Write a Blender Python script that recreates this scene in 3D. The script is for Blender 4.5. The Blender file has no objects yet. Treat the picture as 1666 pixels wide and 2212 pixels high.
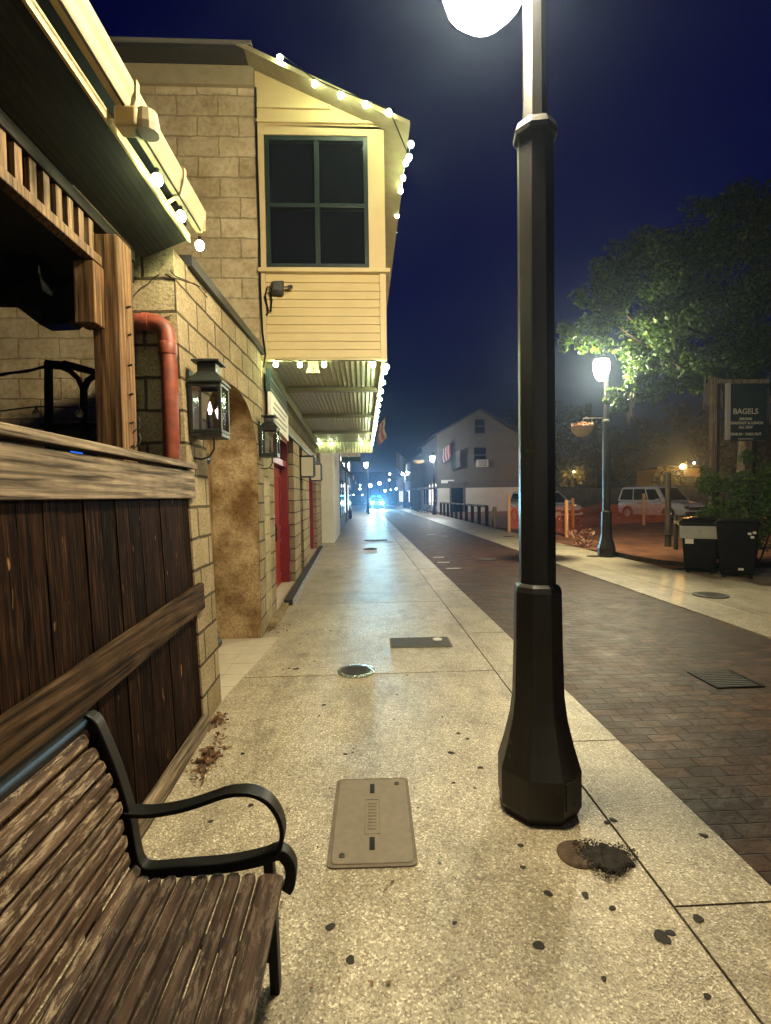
import bpy, math, random
from mathutils import Vector, Matrix
random.seed(7)
scn = bpy.context.scene
COL = scn.collection
R = math.radians

# ------------------------------------------------------------------ camera
CAMH = 1.55
FPX, CX, CY = 1088.0, 833.0, 1106.0
yaw, pitch, roll = math.atan(48/1088), math.atan(34/1088), 0.0145
Fv = Vector((math.sin(yaw)*math.cos(pitch), math.cos(yaw)*math.cos(pitch), -math.sin(pitch)))
R0 = Vector((math.cos(yaw), -math.sin(yaw), 0))
U0 = R0.cross(Fv)
Rv = R0*math.cos(roll) - U0*math.sin(roll)
Uv = U0*math.cos(roll) + R0*math.sin(roll)
CAM = Vector((0, 0, CAMH))
cam = bpy.data.cameras.new('camera')
cam.sensor_fit = 'VERTICAL'; cam.sensor_height = 36.0
cam.lens = 36*FPX/2212
cam.clip_start = 0.05; cam.clip_end = 1500
co = bpy.data.objects.new('camera', cam); COL.objects.link(co)
co.matrix_world = Matrix(((Rv.x, Uv.x, -Fv.x, 0), (Rv.y, Uv.y, -Fv.y, 0), (Rv.z, Uv.z, -Fv.z, CAMH), (0, 0, 0, 1)))
scn.camera = co

def ray(px, py):
    return Fv*FPX + Rv*(px-CX) - Uv*(py-CY)
def gz(px, py, z=0.0):                 # measured photo point -> place on the plane at height z
    d = ray(px, py); return CAM + d*((z-CAMH)/d.z)
def gy(px, py, Y):                     # -> place at distance Y down the street
    d = ray(px, py); return CAM + d*(Y/d.y)

# ------------------------------------------------------------------ mesh helpers
def catmull(P, k):
    out = []
    for i in range(len(P)-1):
        a, b, c, d = P[max(i-1, 0)], P[i], P[i+1], P[min(i+2, len(P)-1)]
        for q in range(k):
            t = q/k; out.append(.5*((2*b)+(c-a)*t+(2*a-5*b+4*c-d)*t*t+(3*b-a-3*c+d)*t**3))
    return out+[P[-1]]
class MB:
    def __init__(s, fn=None): s.v = []; s.f = []; s.fn = fn
    def add(s, pts, faces):
        b = len(s.v); s.v += [Vector(p) for p in pts]; s.f += [tuple(b+i for i in f) for f in faces]; return s
    def quad(s, a, b, c, d): return s.add([a, b, c, d], [(0, 1, 2, 3)])
    def poly(s, pts): return s.add(pts, [tuple(range(len(pts)))])
    def box(s, x0, x1, y0, y1, z0, z1):
        p = [(x, y, z) for z in (z0, z1) for y in (y0, y1) for x in (x0, x1)]
        return s.add(p, [(0, 2, 3, 1), (4, 5, 7, 6), (0, 1, 5, 4), (2, 6, 7, 3), (0, 4, 6, 2), (1, 3, 7, 5)])
    def hexa(s, lo, hi):               # two loops of 4
        return s.loft([lo, hi])
    def loft(s, loops, cap=True, closed=True):
        n = len(loops[0]); pts = [p for l in loops for p in l]; fs = []
        for k in range(len(loops)-1):
            for i in range(n if closed else n-1):
                j = (i+1) % n
                fs.append((k*n+i, k*n+j, (k+1)*n+j, (k+1)*n+i))
        if cap and closed:
            fs.append(tuple(reversed(range(n)))); fs.append(tuple((len(loops)-1)*n+i for i in range(n)))
        return s.add(pts, fs)
    def bar(s, a, b, w, h, up=(0, 0, 1)):
        a = Vector(a); b = Vector(b); d = (b-a).normalized(); u = Vector(up)
        if abs(d.dot(u)) > .98: u = Vector((1, 0, 0))
        r = d.cross(u).normalized(); u = r.cross(d)
        l = lambda c: [c-r*w/2-u*h/2, c+r*w/2-u*h/2, c+r*w/2+u*h/2, c-r*w/2+u*h/2]
        return s.loft([l(a), l(b)])
    def strap(s, path, w, t, side=(0, 1, 0), smooth=0):     # flat bar bent along a path, width along side
        side = Vector(side); P = [Vector(p) for p in path]; loops = []
        if smooth: P = catmull(P, smooth)
        for i, p in enumerate(P):
            d = (P[min(i+1, len(P)-1)]-P[max(i-1, 0)]).normalized(); n = d.cross(side).normalized()
            loops.append([p-side*w/2-n*t/2, p+side*w/2-n*t/2, p+side*w/2+n*t/2, p-side*w/2+n*t/2])
        return s.loft(loops)
    def tube(s, path, r, n=8):
        P = [Vector(p) for p in path]; loops = []; prev = None
        for i, p in enumerate(P):
            d = (P[min(i+1, len(P)-1)]-P[max(i-1, 0)]).normalized()
            if prev is None:
                a = d.orthogonal().normalized()
            else:
                a = (prev - d*prev.dot(d)); a = a.normalized() if a.length > 1e-6 else d.orthogonal().normalized()
            prev = a; b = d.cross(a); rr = r[i] if isinstance(r, (list, tuple)) else r
            loops.append([p+(a*math.cos(t)+b*math.sin(t))*rr for t in [2*math.pi*k/n for k in range(n)]])
        return s.loft(loops)
    def lathe(s, prof, c, n=16, rot=0.0, cap=True):
        c = Vector(c)
        return s.loft([[c+Vector((r*math.cos(rot+2*math.pi*k/n), r*math.sin(rot+2*math.pi*k/n), z)) for k in range(n)] for r, z in prof], cap)
    def ball(s, c, r, n=10, m=6, sq=(1, 1, 1)):
        c = Vector(c); loops = []
        for i in range(m+1):
            t = math.pi*(i+.02*(i == 0)-.02*(i == m))/m
            loops.append([c+Vector((r*sq[0]*math.sin(t)*math.cos(2*math.pi*k/n), r*sq[1]*math.sin(t)*math.sin(2*math.pi*k/n), -r*sq[2]*math.cos(t))) for k in range(n)])
        return s.loft(loops)
    def build(s, name, m, parent=None, smooth=False, bevel=0.0, origin=None):
        o0 = Vector(origin) if origin is not None else (WLOC.get(parent.name, Vector()) if parent else Vector())
        me = bpy.data.meshes.new(name)
        fn = s.fn or (lambda p: p)
        me.from_pydata([tuple(Vector(fn(p))-o0) for p in s.v], [], s.f); me.update()
        if smooth:
            me.polygons.foreach_set('use_smooth', [True]*len(me.polygons))
        o = bpy.data.objects.new(name, me); COL.objects.link(o)
        if m: me.materials.append(m)
        if parent: o.parent = parent; o.location = (0, 0, 0)
        else: o.location = o0
        WLOC[o.name] = o0.copy()
        if bevel:
            b = o.modifiers.new('bevel', 'BEVEL'); b.width = bevel; b.segments = 2; b.limit_method = 'ANGLE'; b.angle_limit = R(40)
        return o
WLOC = {}
def tag(o, label=None, cat=None, group=None, kind=None):
    if label: o['label'] = label
    if cat: o['category'] = cat
    if group: o['group'] = group
    if kind: o['kind'] = kind
    return o
def thing(name, loc, label, cat, group=None):
    o = bpy.data.objects.new(name, None); COL.objects.link(o); o.location = loc; o.empty_display_size = .2
    WLOC[o.name] = Vector(loc); return tag(o, label, cat, group)
def copy_tree(o, parent=None, loc=None, label=None, group=None):
    c = o.copy(); COL.objects.link(c); WLOC[c.name] = Vector(loc) if loc is not None else WLOC[o.name].copy()
    if parent: c.parent = parent
    if loc is not None: c.location = loc
    if label: c['label'] = label
    if group: c['group'] = group
    for ch in [x for x in bpy.data.objects if x.parent == o]: copy_tree(ch, c)
    return c

# ------------------------------------------------------------------ materials
class MT:
    def __init__(s, name):
        s.m = bpy.data.materials.new(name); s.m.use_nodes = True; s.nt = s.m.node_tree
        s.b = s.nt.nodes['Principled BSDF']; s.out = s.nt.nodes['Material Output']
    def n(s, t, props=None, **inp):
        nd = s.nt.nodes.new('ShaderNode'+t)
        for k, v in (props or {}).items(): setattr(nd, k, v)
        for k, v in inp.items(): s.set(nd, k, v)
        return nd
    def set(s, nd, k, v):
        key = int(k[1:]) if k[0] == 'i' and k[1:].isdigit() else k.replace('_', ' ')
        sock = nd.inputs[key]
        if isinstance(v, bpy.types.NodeSocket): s.nt.links.new(v, sock)
        elif isinstance(v, bpy.types.Node): s.nt.links.new(v.outputs[0], sock)
        else:
            if isinstance(v, (tuple, list)) and len(v) == 3 and sock.type == 'RGBA': v = (*v, 1)
            sock.default_value = v
    def obj(s, scale=(1, 1, 1), loc=(0, 0, 0)):
        tc = s.n('TexCoord'); mp = s.n('Mapping', Vector=tc.outputs['Object'], Scale=scale, Location=loc); return mp.outputs[0]
    def ramp(s, fac, stops):
        r = s.n('ValToRGB', Fac=fac); e = r.color_ramp.elements
        while len(e) < len(stops): e.new(.5)
        for k, (p, c) in enumerate(stops): e[k].position = p; e[k].color = (*c, 1) if len(c) == 3 else c
        return r.outputs[0]
    def mix(s, fac, a, b, mode='MIX'):
        x = s.n('Mix', {'data_type': 'RGBA', 'blend_type': mode}); s.set(x, 'i0', fac); s.set(x, 'i6', a); s.set(x, 'i7', b); return x.outputs[2]
    def math(s, op, a, b=0.0):
        x = s.n('Math', {'operation': op}); s.set(x, 'i0', a); s.set(x, 'i1', b); return x.outputs[0]
    def noise(s, vec, scale, detail=4.0, rough=.6, out=0):
        return s.n('TexNoise', Vector=vec, Scale=scale, Detail=detail, Roughness=rough).outputs[out]
    def bump(s, h, strength=.3, dist=.01, normal=None):
        b = s.n('Bump', Height=h, Strength=strength, Distance=dist)
        if normal is not None: s.set(b, 'Normal', normal)
        return b.outputs[0]
    def bsdf(s, **k):
        for a, v in k.items(): s.set(s.b, a, v)
        return s.m

def m_flat(name, col, rough=.6, metal=0.0, var=.25, scale=12, spec=.5, bump=.15):
    t = MT(name); v = t.obj(); nz = t.noise(v, scale); n2 = t.noise(v, scale*9, 3)
    c = t.ramp(nz, [(.3, tuple(x*(1-var) for x in col)), (.7, tuple(min(1, x*(1+var)) for x in col))])
    rr = t.n('MapRange', Value=n2); t.set(rr, 'To Min', max(.02, rough-.12)); t.set(rr, 'To Max', min(1, rough+.12))
    return t.bsdf(Base_Color=c, Roughness=rr.outputs[0], Metallic=metal, Specular_IOR_Level=spec, Normal=t.bump(n2, bump, .004))
def m_emit(name, col, strength):
    t = MT(name); t.bsdf(Base_Color=(0.02, .02, .02), Emission_Color=col, Emission_Strength=strength)
    t.m.cycles.emission_sampling = 'NONE'
    return t.m
def m_wood(name, dark, light, axis=2, grain=45, contrast=(.35, .7), rough=.7, isl=.35, bump=.5, patch=None, fleck=None, spec=.16):
    t = MT(name); sc = [grain]*3; sc[axis] = grain*.035
    v = t.obj(tuple(sc)); iso = t.obj()
    geo = t.n('NewGeometry'); isr = geo.outputs['Random Per Island']
    off = t.n('VectorMath', {'operation': 'ADD'}); t.set(off, 'i0', v)
    cmb = t.n('CombineXYZ', X=t.math('MULTIPLY', isr, 37.0), Y=t.math('MULTIPLY', isr, 91.0), Z=t.math('MULTIPLY', isr, 53.0)); t.set(off, 'i1', cmb)
    g = t.n('TexNoise', Vector=off.outputs[0], Scale=1.0, Detail=6.0, Roughness=.65, Distortion=.6).outputs[0]
    c = t.ramp(g, [(contrast[0], dark), (contrast[1], light)])
    wv_sc = [9.0]*3; wv_sc[axis] = .55
    wv = t.n('TexWave', {'wave_type': 'BANDS', 'bands_direction': 'DIAGONAL'}, Vector=t.obj(tuple(wv_sc)), Scale=1.6, Distortion=7.0, Detail=3.0, Detail_Scale=.8)
    c = t.mix(.55, c, t.ramp(wv.outputs[0], [(.15, (.42, .40, .38)), (.6, (1.15, 1.12, 1.08))]), 'MULTIPLY')
    cr_sc = [70.0]*3; cr_sc[axis] = 1.1
    crk = t.n('TexNoise', Vector=t.obj(tuple(cr_sc)), Scale=1.0, Detail=3.0).outputs[0]
    c = t.mix(1.0, c, t.ramp(crk, [(.33, (.22, .2, .18)), (.42, (1, 1, 1))]), 'MULTIPLY')
    big = t.noise(iso, 5.0, 3)
    c = t.mix(.55, c, t.ramp(big, [(.3, (.35, .35, .35)), (.7, (1, 1, 1))]), 'MULTIPLY')
    k = t.n('MapRange', Value=isr); t.set(k, 'To Min', 1-isl); t.set(k, 'To Max', 1+isl)
    kk = t.n('CombineColor', Red=k.outputs[0], Green=k.outputs[0], Blue=k.outputs[0])
    c = t.mix(1.0, c, kk.outputs[0], 'MULTIPLY')
    if fleck:
        f2 = [26.0]*3; f2[axis] = 5.0
        fn_ = t.n('TexNoise', Vector=t.obj(tuple(f2), (3, 1, 2)), Scale=1.0, Detail=2.0).outputs[0]
        c = t.mix(t.ramp(fn_, [(.715, (0, 0, 0)), (.74, (.8, .8, .8))]), c, fleck)
        s2 = [120.0]*3; s2[axis] = 1.6
        st2 = t.n('TexNoise', Vector=t.obj(tuple(s2), (1, 5, 2)), Scale=1.0, Detail=4.0).outputs[0]
        c = t.mix(t.ramp(st2, [(.60, (0, 0, 0)), (.72, (.55, .55, .55))]), c, tuple(x*.35 for x in fleck))
    if patch:
        v2 = [14, 14, 14]; v2[axis] = 3.5
        v2 = [60, 60, 60]; v2[axis] = 11; pn = t.n('TexNoise', Vector=t.obj(tuple(v2)), Scale=1.0, Detail=9.0, Roughness=.8, Distortion=.5).outputs[0]
        c = t.mix(t.ramp(pn, [(.51, (0, 0, 0)), (.57, (1, 1, 1))]), c, patch)
    return t.bsdf(Base_Color=c, Roughness=rough, Specular_IOR_Level=spec, Normal=t.bump(g, bump, .006))
def wallvec(t):
    tc = t.n('TexCoord'); s = t.n('SeparateXYZ', Vector=tc.outputs['Object'])
    c = t.n('CombineXYZ', X=t.math('ADD', s.outputs[0], s.outputs[1]), Y=s.outputs[2]); return c.outputs[0], tc.outputs['Object']
def m_stone(name, c1, c2, mortar, bw=.42, bh=.215, ms=.012, coarse=.5, pit=60, stain=(.45, .38, .25), stainamt=.45, disp=.02):
    t = MT(name); v, ob = wallvec(t)
    wob = t.n('TexNoise', Vector=ob, Scale=5.0, Detail=3.0).outputs['Color']
    w = t.n('VectorMath', {'operation': 'MULTIPLY_ADD'}); t.set(w, 'i0', wob); t.set(w, 'i1', (disp, disp, 0)); t.set(w, 'i2', v)
    br = t.n('TexBrick', {'offset': .5}, Vector=w.outputs[0], Color1=c1, Color2=c2, Mortar=mortar, Scale=1.0, Mortar_Size=ms, Mortar_Smooth=.35, Bias=0.0, Brick_Width=bw, Row_Height=bh)
    vor = t.n('TexVoronoi', Vector=ob, Scale=float(pit)); n1 = t.noise(ob, 3.0, 5); n2 = t.noise(ob, float(pit)*.7, 5, .7)
    c = t.mix(coarse, br.outputs[0], t.ramp(n2, [(.3, (.35, .3, .22)), (.52, (.9, .88, .84)), (.75, (1.25, 1.2, 1.1))]), 'MULTIPLY')
    c = t.mix(stainamt, c, t.ramp(n1, [(.35, stain), (.62, (1, 1, 1))]), 'MULTIPLY')
    h = t.math('ADD', t.math('MULTIPLY', br.outputs['Fac'], -1.6), t.math('ADD', t.math('MULTIPLY', n2, 1.0), t.math('MULTIPLY', t.noise(ob, 9.0, 3), .8)))
    return t.bsdf(Base_Color=c, Roughness=.92, Specular_IOR_Level=.2, Normal=t.bump(h, .75, .012))
def m_concrete():
    t = MT('aggregate_concrete'); o = t.obj()
    vo = t.n('TexVoronoi', Vector=o, Scale=135.0, Randomness=1.0); s = t.n('SeparateColor', Color=vo.outputs['Color'])
    c = t.ramp(s.outputs[0], [(0, (.20, .165, .115)), (.25, (.34, .29, .205)), (.6, (.43, .37, .265)), (.86, (.52, .455, .335)), (.97, (.78, .72, .58))])
    c = t.mix(.6, c, t.ramp(t.noise(o, 150, 3), [(.35, (.5, .47, .42)), (.6, (1.05, 1.0, .95))]), 'MULTIPLY')
    c = t.mix(.7, c, t.ramp(t.noise(o, 1.1, 6, .65), [(.3, (.55, .53, .48)), (.55, (1, 1, 1))]), 'MULTIPLY')
    c = t.mix(.5, c, t.ramp(t.noise(t.obj(loc=(5, 3, 0)), 6.5, 5, .7), [(.32, (.5, .47, .42)), (.5, (1, 1, 1))]), 'MULTIPLY')
    isr = t.n('NewGeometry').outputs['Random Per Island']; k = t.n('MapRange', Value=isr); t.set(k, 'To Min', .84); t.set(k, 'To Max', 1.08)
    kk = t.n('CombineColor', Red=k.outputs[0], Green=k.outputs[0], Blue=k.outputs[0]); c = t.mix(1.0, c, kk.outputs[0], 'MULTIPLY')
    c = t.mix(.8, c, t.ramp(t.noise(t.obj(scale=(1.6, .5, 1), loc=(2, 7, 0)), 1.7, 6, .7), [(.30, (.45, .44, .40)), (.50, (1, 1, 1))]), 'MULTIPLY')
    sp = t.n('TexVoronoi', Vector=o, Scale=4.5).outputs['Distance']
    c = t.mix(t.ramp(sp, [(.025, (1, 1, 1)), (.05, (0, 0, 0))]), c, (.04, .034, .025))
    rg = t.n('MapRange', Value=t.noise(o, 2.5, 4)); t.set(rg, 'To Min', .30); t.set(rg, 'To Max', .56)
    return t.bsdf(Base_Color=c, Roughness=rg.outputs[0], Specular_IOR_Level=.5, Normal=t.bump(t.math('ADD', vo.outputs['Distance'], t.noise(o, 60, 2)), .35, .006))
def m_pavers():
    t = MT('brick_pavers'); o = t.obj()
    wob = t.n('TexNoise', Vector=o, Scale=6.0).outputs['Color']
    w = t.n('VectorMath', {'operation': 'MULTIPLY_ADD'}); t.set(w, 'i0', wob); t.set(w, 'i1', (.012, .012, 0)); t.set(w, 'i2', o)
    br = t.n('TexBrick', {'offset': .5}, Vector=w.outputs[0], Color1=(.028, .0115, .0055), Color2=(.078, .034, .016), Mortar=(.028, .012, .006), Scale=1.0, Mortar_Size=.005, Mortar_Smooth=.6, Brick_Width=.2, Row_Height=.098)
    n1 = t.noise(o, 1.6, 5); n2 = t.noise(o, 45, 4)
    c = t.mix(.75, br.outputs[0], t.ramp(n1, [(.3, (.45, .4, .38)), (.65, (1.2, 1.15, 1.05))]), 'MULTIPLY')
    c = t.mix(.5, c, t.ramp(n2, [(.3, (.5, .5, .5)), (.7, (1.25, 1.2, 1.15))]), 'MULTIPLY')
    rg = t.n('MapRange', Value=t.noise(o, 3.5, 5)); t.set(rg, 'To Min', .42); t.set(rg, 'To Max', .75)
    h = t.math('ADD', t.math('MULTIPLY', br.outputs['Fac'], -1.4), t.math('ADD', t.math('MULTIPLY', n2, .4), t.noise(o, 7, 2)))
    return t.bsdf(Base_Color=c, Roughness=rg.outputs[0], Specular_IOR_Level=.22, Normal=t.bump(h, .8, .012))
def m_leaf(name, a, b, c3):
    t = MT(name); isr = t.n('NewGeometry').outputs['Random Per Island']
    c = t.ramp(isr, [(0, a), (.6, b), (1, c3)])
    t.bsdf(Base_Color=c, Roughness=.5, Specular_IOR_Level=.4)
    tr = t.n('BsdfTranslucent', Color=c); mx = t.n('MixShader'); t.set(mx, 'i0', .3); t.nt.links.new(t.b.outputs[0], mx.inputs[1]); t.nt.links.new(tr.outputs[0], mx.inputs[2])
    t.nt.links.new(mx.outputs[0], t.out.inputs[0]); return t.m
def m_glass(name, tint=(.9, .92, .95), amt=.88):
    t = MT(name); tr = t.n('BsdfTransparent', Color=tint); gl = t.n('BsdfGlossy', Roughness=.08)
    mx = t.n('MixShader'); t.set(mx, 'i0', 1-amt); t.nt.links.new(tr.outputs[0], mx.inputs[1]); t.nt.links.new(gl.outputs[0], mx.inputs[2]); t.nt.links.new(mx.outputs[0], t.out.inputs[0]); return t.m

M = {}
M['concrete'] = m_concrete()
M['pavers'] = m_pavers()
M['bed'] = m_flat('joint_dirt', (.03, .025, .018), .95)
M['stone'] = m_stone('coquina_block', (.30, .235, .14), (.38, .305, .19), (.08, .06, .035), coarse=.8, pit=70)
M['stone_up'] = m_stone('rough_block', (.36, .29, .175), (.46, .375, .235), (.29, .23, .14), bw=.46, bh=.228, ms=.010, coarse=.5, pit=26, disp=.045)
M['stucco_brown'] = m_stone('stained_stucco', (.42, .31, .165), (.46, .34, .19), (.42, .31, .165), bw=1.4, bh=.42, ms=.0, coarse=.8, pit=45, stain=(.30, .20, .10), stainamt=.9)
M['cap_dark'] = m_flat('dark_flashing', (.025, .024, .02), .5)
M['fence_wood'] = m_wood('dark_fence_wood', (.003, .0012, .0006), (.036, .0145, .006), 2, 60, (.38, .72), .8, .45, .8, fleck=(.30, .16, .075), spec=.04)
M['rail_wood'] = m_wood('weathered_rail', (.06, .042, .028), (.36, .275, .185), 1, 38, (.34, .66), .75, .1, .8)
M['midrail_wood'] = m_wood('dark_rail', (.016, .009, .0045), (.135, .082, .044), 1, 38, (.36, .7), .8, .1, .8, spec=.06)
M['post_wood'] = m_wood('porch_post_wood', (.06, .026, .010), (.34, .19, .08), 2, 40, (.33, .7), .7, .05, .7)
M['frieze_wood'] = m_wood('frieze_wood', (.09, .05, .024), (.30, .19, .10), 2, 40, (.3, .7), .7, .2, .4)
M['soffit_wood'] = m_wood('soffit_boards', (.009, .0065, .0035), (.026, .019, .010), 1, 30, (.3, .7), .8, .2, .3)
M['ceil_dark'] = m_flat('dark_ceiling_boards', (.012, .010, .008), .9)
M['slat_wood'] = m_wood('peeling_slat_wood', (.03, .014, .008), (.17, .105, .065), 1, 45, (.33, .68), .6, .3, .8, patch=(.30, .225, .155))
M['seat_wood'] = m_wood('worn_seat_wood', (.016, .008, .006), (.085, .05, .033), 1, 45, (.33, .7), .6, .45, .8, patch=(.115, .082, .058))
M['black_iron'] = m_flat('black_iron', (.003, .003, .003), .45, 0, .3, 30, spec=.22)
M['lamp_paint'] = m_flat('dark_bronze_paint', (.013, .0115, .009), .42, 0, .4, 18)
def m_paint(name, base, chip, rough):
    t = MT(name); o = t.obj(); n1 = t.noise(o, 9, 6, .75); n2 = t.noise(o, 55, 5, .7); n3 = t.noise(t.obj(scale=(14, 14, 1.2)), 1.0, 4)
    c = t.mix(t.ramp(n1, [(.62, (0, 0, 0)), (.66, (.8, .8, .8))]), base, chip)
    c = t.mix(.6, c, t.ramp(n3, [(.35, (.5, .48, .45)), (.65, (1.5, 1.4, 1.25))]), 'MULTIPLY')
    rr = t.n('MapRange', Value=n2); t.set(rr, 'To Min', rough-.15); t.set(rr, 'To Max', rough+.2)
    return t.bsdf(Base_Color=c, Roughness=rr.outputs[0], Specular_IOR_Level=.4, Normal=t.bump(t.math('ADD', n2, t.math('MULTIPLY', n1, .6)), .3, .004))
M['lamp_paint'] = m_paint('dark_bronze_paint_worn', (.017, .0155, .013), (.05, .04, .028), .38)
M['red_pipe'] = m_flat('red_painted_pipe', (.19, .042, .022), .5, 0, .45, 9)
M['cream'] = m_flat('cream_paint', (.44, .335, .155), .55, 0, .05, 4, bump=.05)
M['cream_trim'] = m_flat('cream_trim_paint', (.42, .32, .155), .55, 0, .05, 6, bump=.05)
M['green_frame'] = m_flat('dark_green_sash', (.012, .022, .018), .4)
M['ceil_metal'] = m_flat('pale_corrugated_metal', (.40, .36, .22), .45, 0, .15, 6)
M['beam_paint'] = m_flat('painted_beam', (.24, .195, .11), .6, 0, .15, 8)
M['red_door'] = m_flat('red_door_paint', (.20, .010, .007), .38, 0, .15, 6)
M['white_wall'] = m_flat('white_stucco', (.62, .58, .50), .85, 0, .08, 2, bump=.3)
M['grey_wall'] = m_flat('grey_stucco', (.12, .11, .095), .9, 0, .12, .8, bump=.3)
M['pale_wall'] = m_flat('pale_base_wall', (.55, .52, .46), .85, 0, .08, 1.2)
M['dark_wall'] = m_flat('dark_facade', (.11, .10, .095), .9, 0, .25, 1)
M['roof'] = m_flat('dark_shingle', (.03, .03, .032), .9, 0, .3, 4)
M['dark_glass'] = m_flat('dark_window_glass', (.006, .007, .008), .05, 0, .2, 2, spec=.35, bump=0)
M['lantern_glass'] = m_glass('lantern_glass')
M['copper'] = m_flat('aged_lantern_metal', (.02, .022, .017), .42, .4, .4, 20)
M['step_dark'] = m_flat('dark_step_mat', (.022, .018, .014), .8, 0, .3, 20)
M['alu'] = m_flat('aluminium_nosing', (.5, .52, .55), .25, 1.0, .1, 30)
M['tile'] = m_flat('pale_tile', (.48, .42, .32), .4, 0, .1, 5)
M['cover_grey'] = m_flat('polymer_lid', (.165, .13, .088), .6, 0, .12, 25)
M['cover_ring'] = m_flat('lid_frame', (.12, .094, .062), .7, 0, .2, 25)
M['iron_grey'] = m_flat('cast_iron', (.045, .04, .034), .65, .2, .3, 30)
M['asphalt_dark'] = m_flat('dark_moss_dirt', (.014, .010, .006), .95, 0, .5, 40)
M['plug'] = m_flat('brown_plug', (.085, .055, .034), .9, 0, .55, 30, bump=.8)
M['gum'] = m_flat('dark_gum', (.018, .015, .012), .85, 0, .3, 40)
M['dirt'] = m_flat('red_brown_dirt', (.17, .062, .024), .95, 0, .5, 1.6, bump=.6)
M['ground'] = m_flat('dark_ground', (.03, .025, .018), .95, 0, .4, .8)
M['white_car'] = m_flat('white_car_paint', (.62, .60, .60), .25, 0, .03, 3, bump=0)
M['black_plastic'] = m_flat('black_plastic', (.003, .003, .003), .4, 0, .3, 10, spec=.15)
M['tyre'] = m_flat('tyre_rubber', (.012, .012, .012), .8)
M['chrome'] = m_flat('bright_metal', (.6, .6, .6), .2, 1.0, .05, 10, bump=0)
M['silver_band'] = m_flat('pale_grey_panel', (.33, .33, .29), .5, 0, .15, 8)
M['paper'] = m_flat('white_paper', (.7, .69, .64), .7, 0, .05, 30)
M['sign_green'] = m_flat('dark_green_sign', (.014, .035, .03), .5, 0, .15, 6)
M['sign_cream'] = m_flat('cream_lettering', (.62, .57, .44), .6, 0, .05, 20)
M['sign_border'] = m_flat('pale_sign_edge', (.40, .39, .33), .6, 0, .1, 20)
M['grey_text'] = m_flat('grey_lettering', (.16, .16, .15), .7)
M['stake'] = m_flat('orange_stake', (.55, .25, .09), .7, 0, .2, 20)
M['weath_post'] = m_wood('grey_post_wood', (.16, .12, .075), (.42, .33, .21), 2, 30, (.3, .7), .8, .1, .5)
M['dark_post'] = m_wood('dark_post_wood', (.02, .016, .011), (.07, .055, .036), 2, 30, (.3, .7), .8, .1, .5)
M['bark'] = m_wood('bark', (.03, .022, .014), (.11, .085, .055), 2, 18, (.3, .7), .9, .1, 1.0)
M['leaf'] = m_leaf('oak_leaves', (.009, .026, .003), (.026, .060, .005), (.085, .125, .008))
M['leaf_far'] = m_leaf('far_leaves', (.016, .022, .008), (.03, .04, .014), (.055, .06, .02))
M['leaf_shrub'] = m_leaf('shrub_leaves', (.04, .09, .014), (.09, .18, .03), (.17, .27, .05))
M['leaf_dry'] = m_leaf('dry_leaves', (.10, .045, .02), (.19, .09, .04), (.30, .16, .08))
M['leaf_pink'] = m_leaf('reddish_leaves', (.20, .08, .05), (.34, .15, .09), (.45, .25, .17))
M['flower'] = m_leaf('pale_flowers', (.5, .45, .35), (.7, .65, .5), (.75, .6, .55))
M['moss'] = m_leaf('grey_moss', (.22, .20, .16), (.32, .29, .23), (.42, .38, .31))
M['coir'] = m_flat('coir_liner', (.34, .22, .10), .95, 0, .3, 30)
M['flag_red'] = m_flat('flag_red', (.22, .025, .025), .8)
M['flag_white'] = m_flat('flag_white', (.32, .30, .28), .8)
M['flag_blue'] = m_flat('flag_blue', (.02, .03, .12), .8)
M['flag_tan'] = m_flat('flag_tan', (.26, .2, .12), .8)
M['orange_wall'] = m_flat('ochre_wall', (.5, .33, .12), .8)
M['grey_block'] = m_flat('grey_block_wall', (.13, .12, .10), .9, 0, .3, 2)
M['lamp_glow'] = m_emit('lamp_glass_lit', (1, .95, .86), 60)
M['bulb'] = m_emit('string_bulb_lit', (.92, 1, .72), 90)
M['bulb_cool'] = m_emit('distant_bulb_lit', (.85, .92, 1), 14)
M['flame'] = m_emit('gas_flame', (1, .85, .9), 18)
M['headlight_on'] = m_emit('headlamp_lit', (.55, .92, 1), 120)
M['blue_block_on'] = m_emit('blue_block_lit', (.03, .22, 1), 30)
M['orange_on'] = m_emit('sodium_lamp_lit', (1, .5, .12), 60)
M['screen_on'] = m_emit('blue_screen_lit', (.03, .18, .95), 1.1)
M['shop_on'] = m_emit('lit_shop_glass', (1, .88, .7), 1.6)
M['panel_on'] = m_emit('lit_lantern_panel', (1, .75, .35), .35)
t = MT('orange_mesh'); tr = t.n('BsdfTransparent'); t.bsdf(Base_Color=(.62, .10, .03), Roughness=.7); mx = t.n('MixShader'); t.set(mx, 'i0', .5)
t.nt.links.new(tr.outputs[0], mx.inputs[1]); t.nt.links.new(t.b.outputs[0], mx.inputs[2]); t.nt.links.new(mx.outputs[0], t.out.inputs[0]); M['net'] = t.m
t = MT('bulb_clear'); t.bsdf(Base_Color=(.5, .45, .38), Roughness=.1, Transmission_Weight=.7); M['bulb_clear'] = t.m

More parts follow.
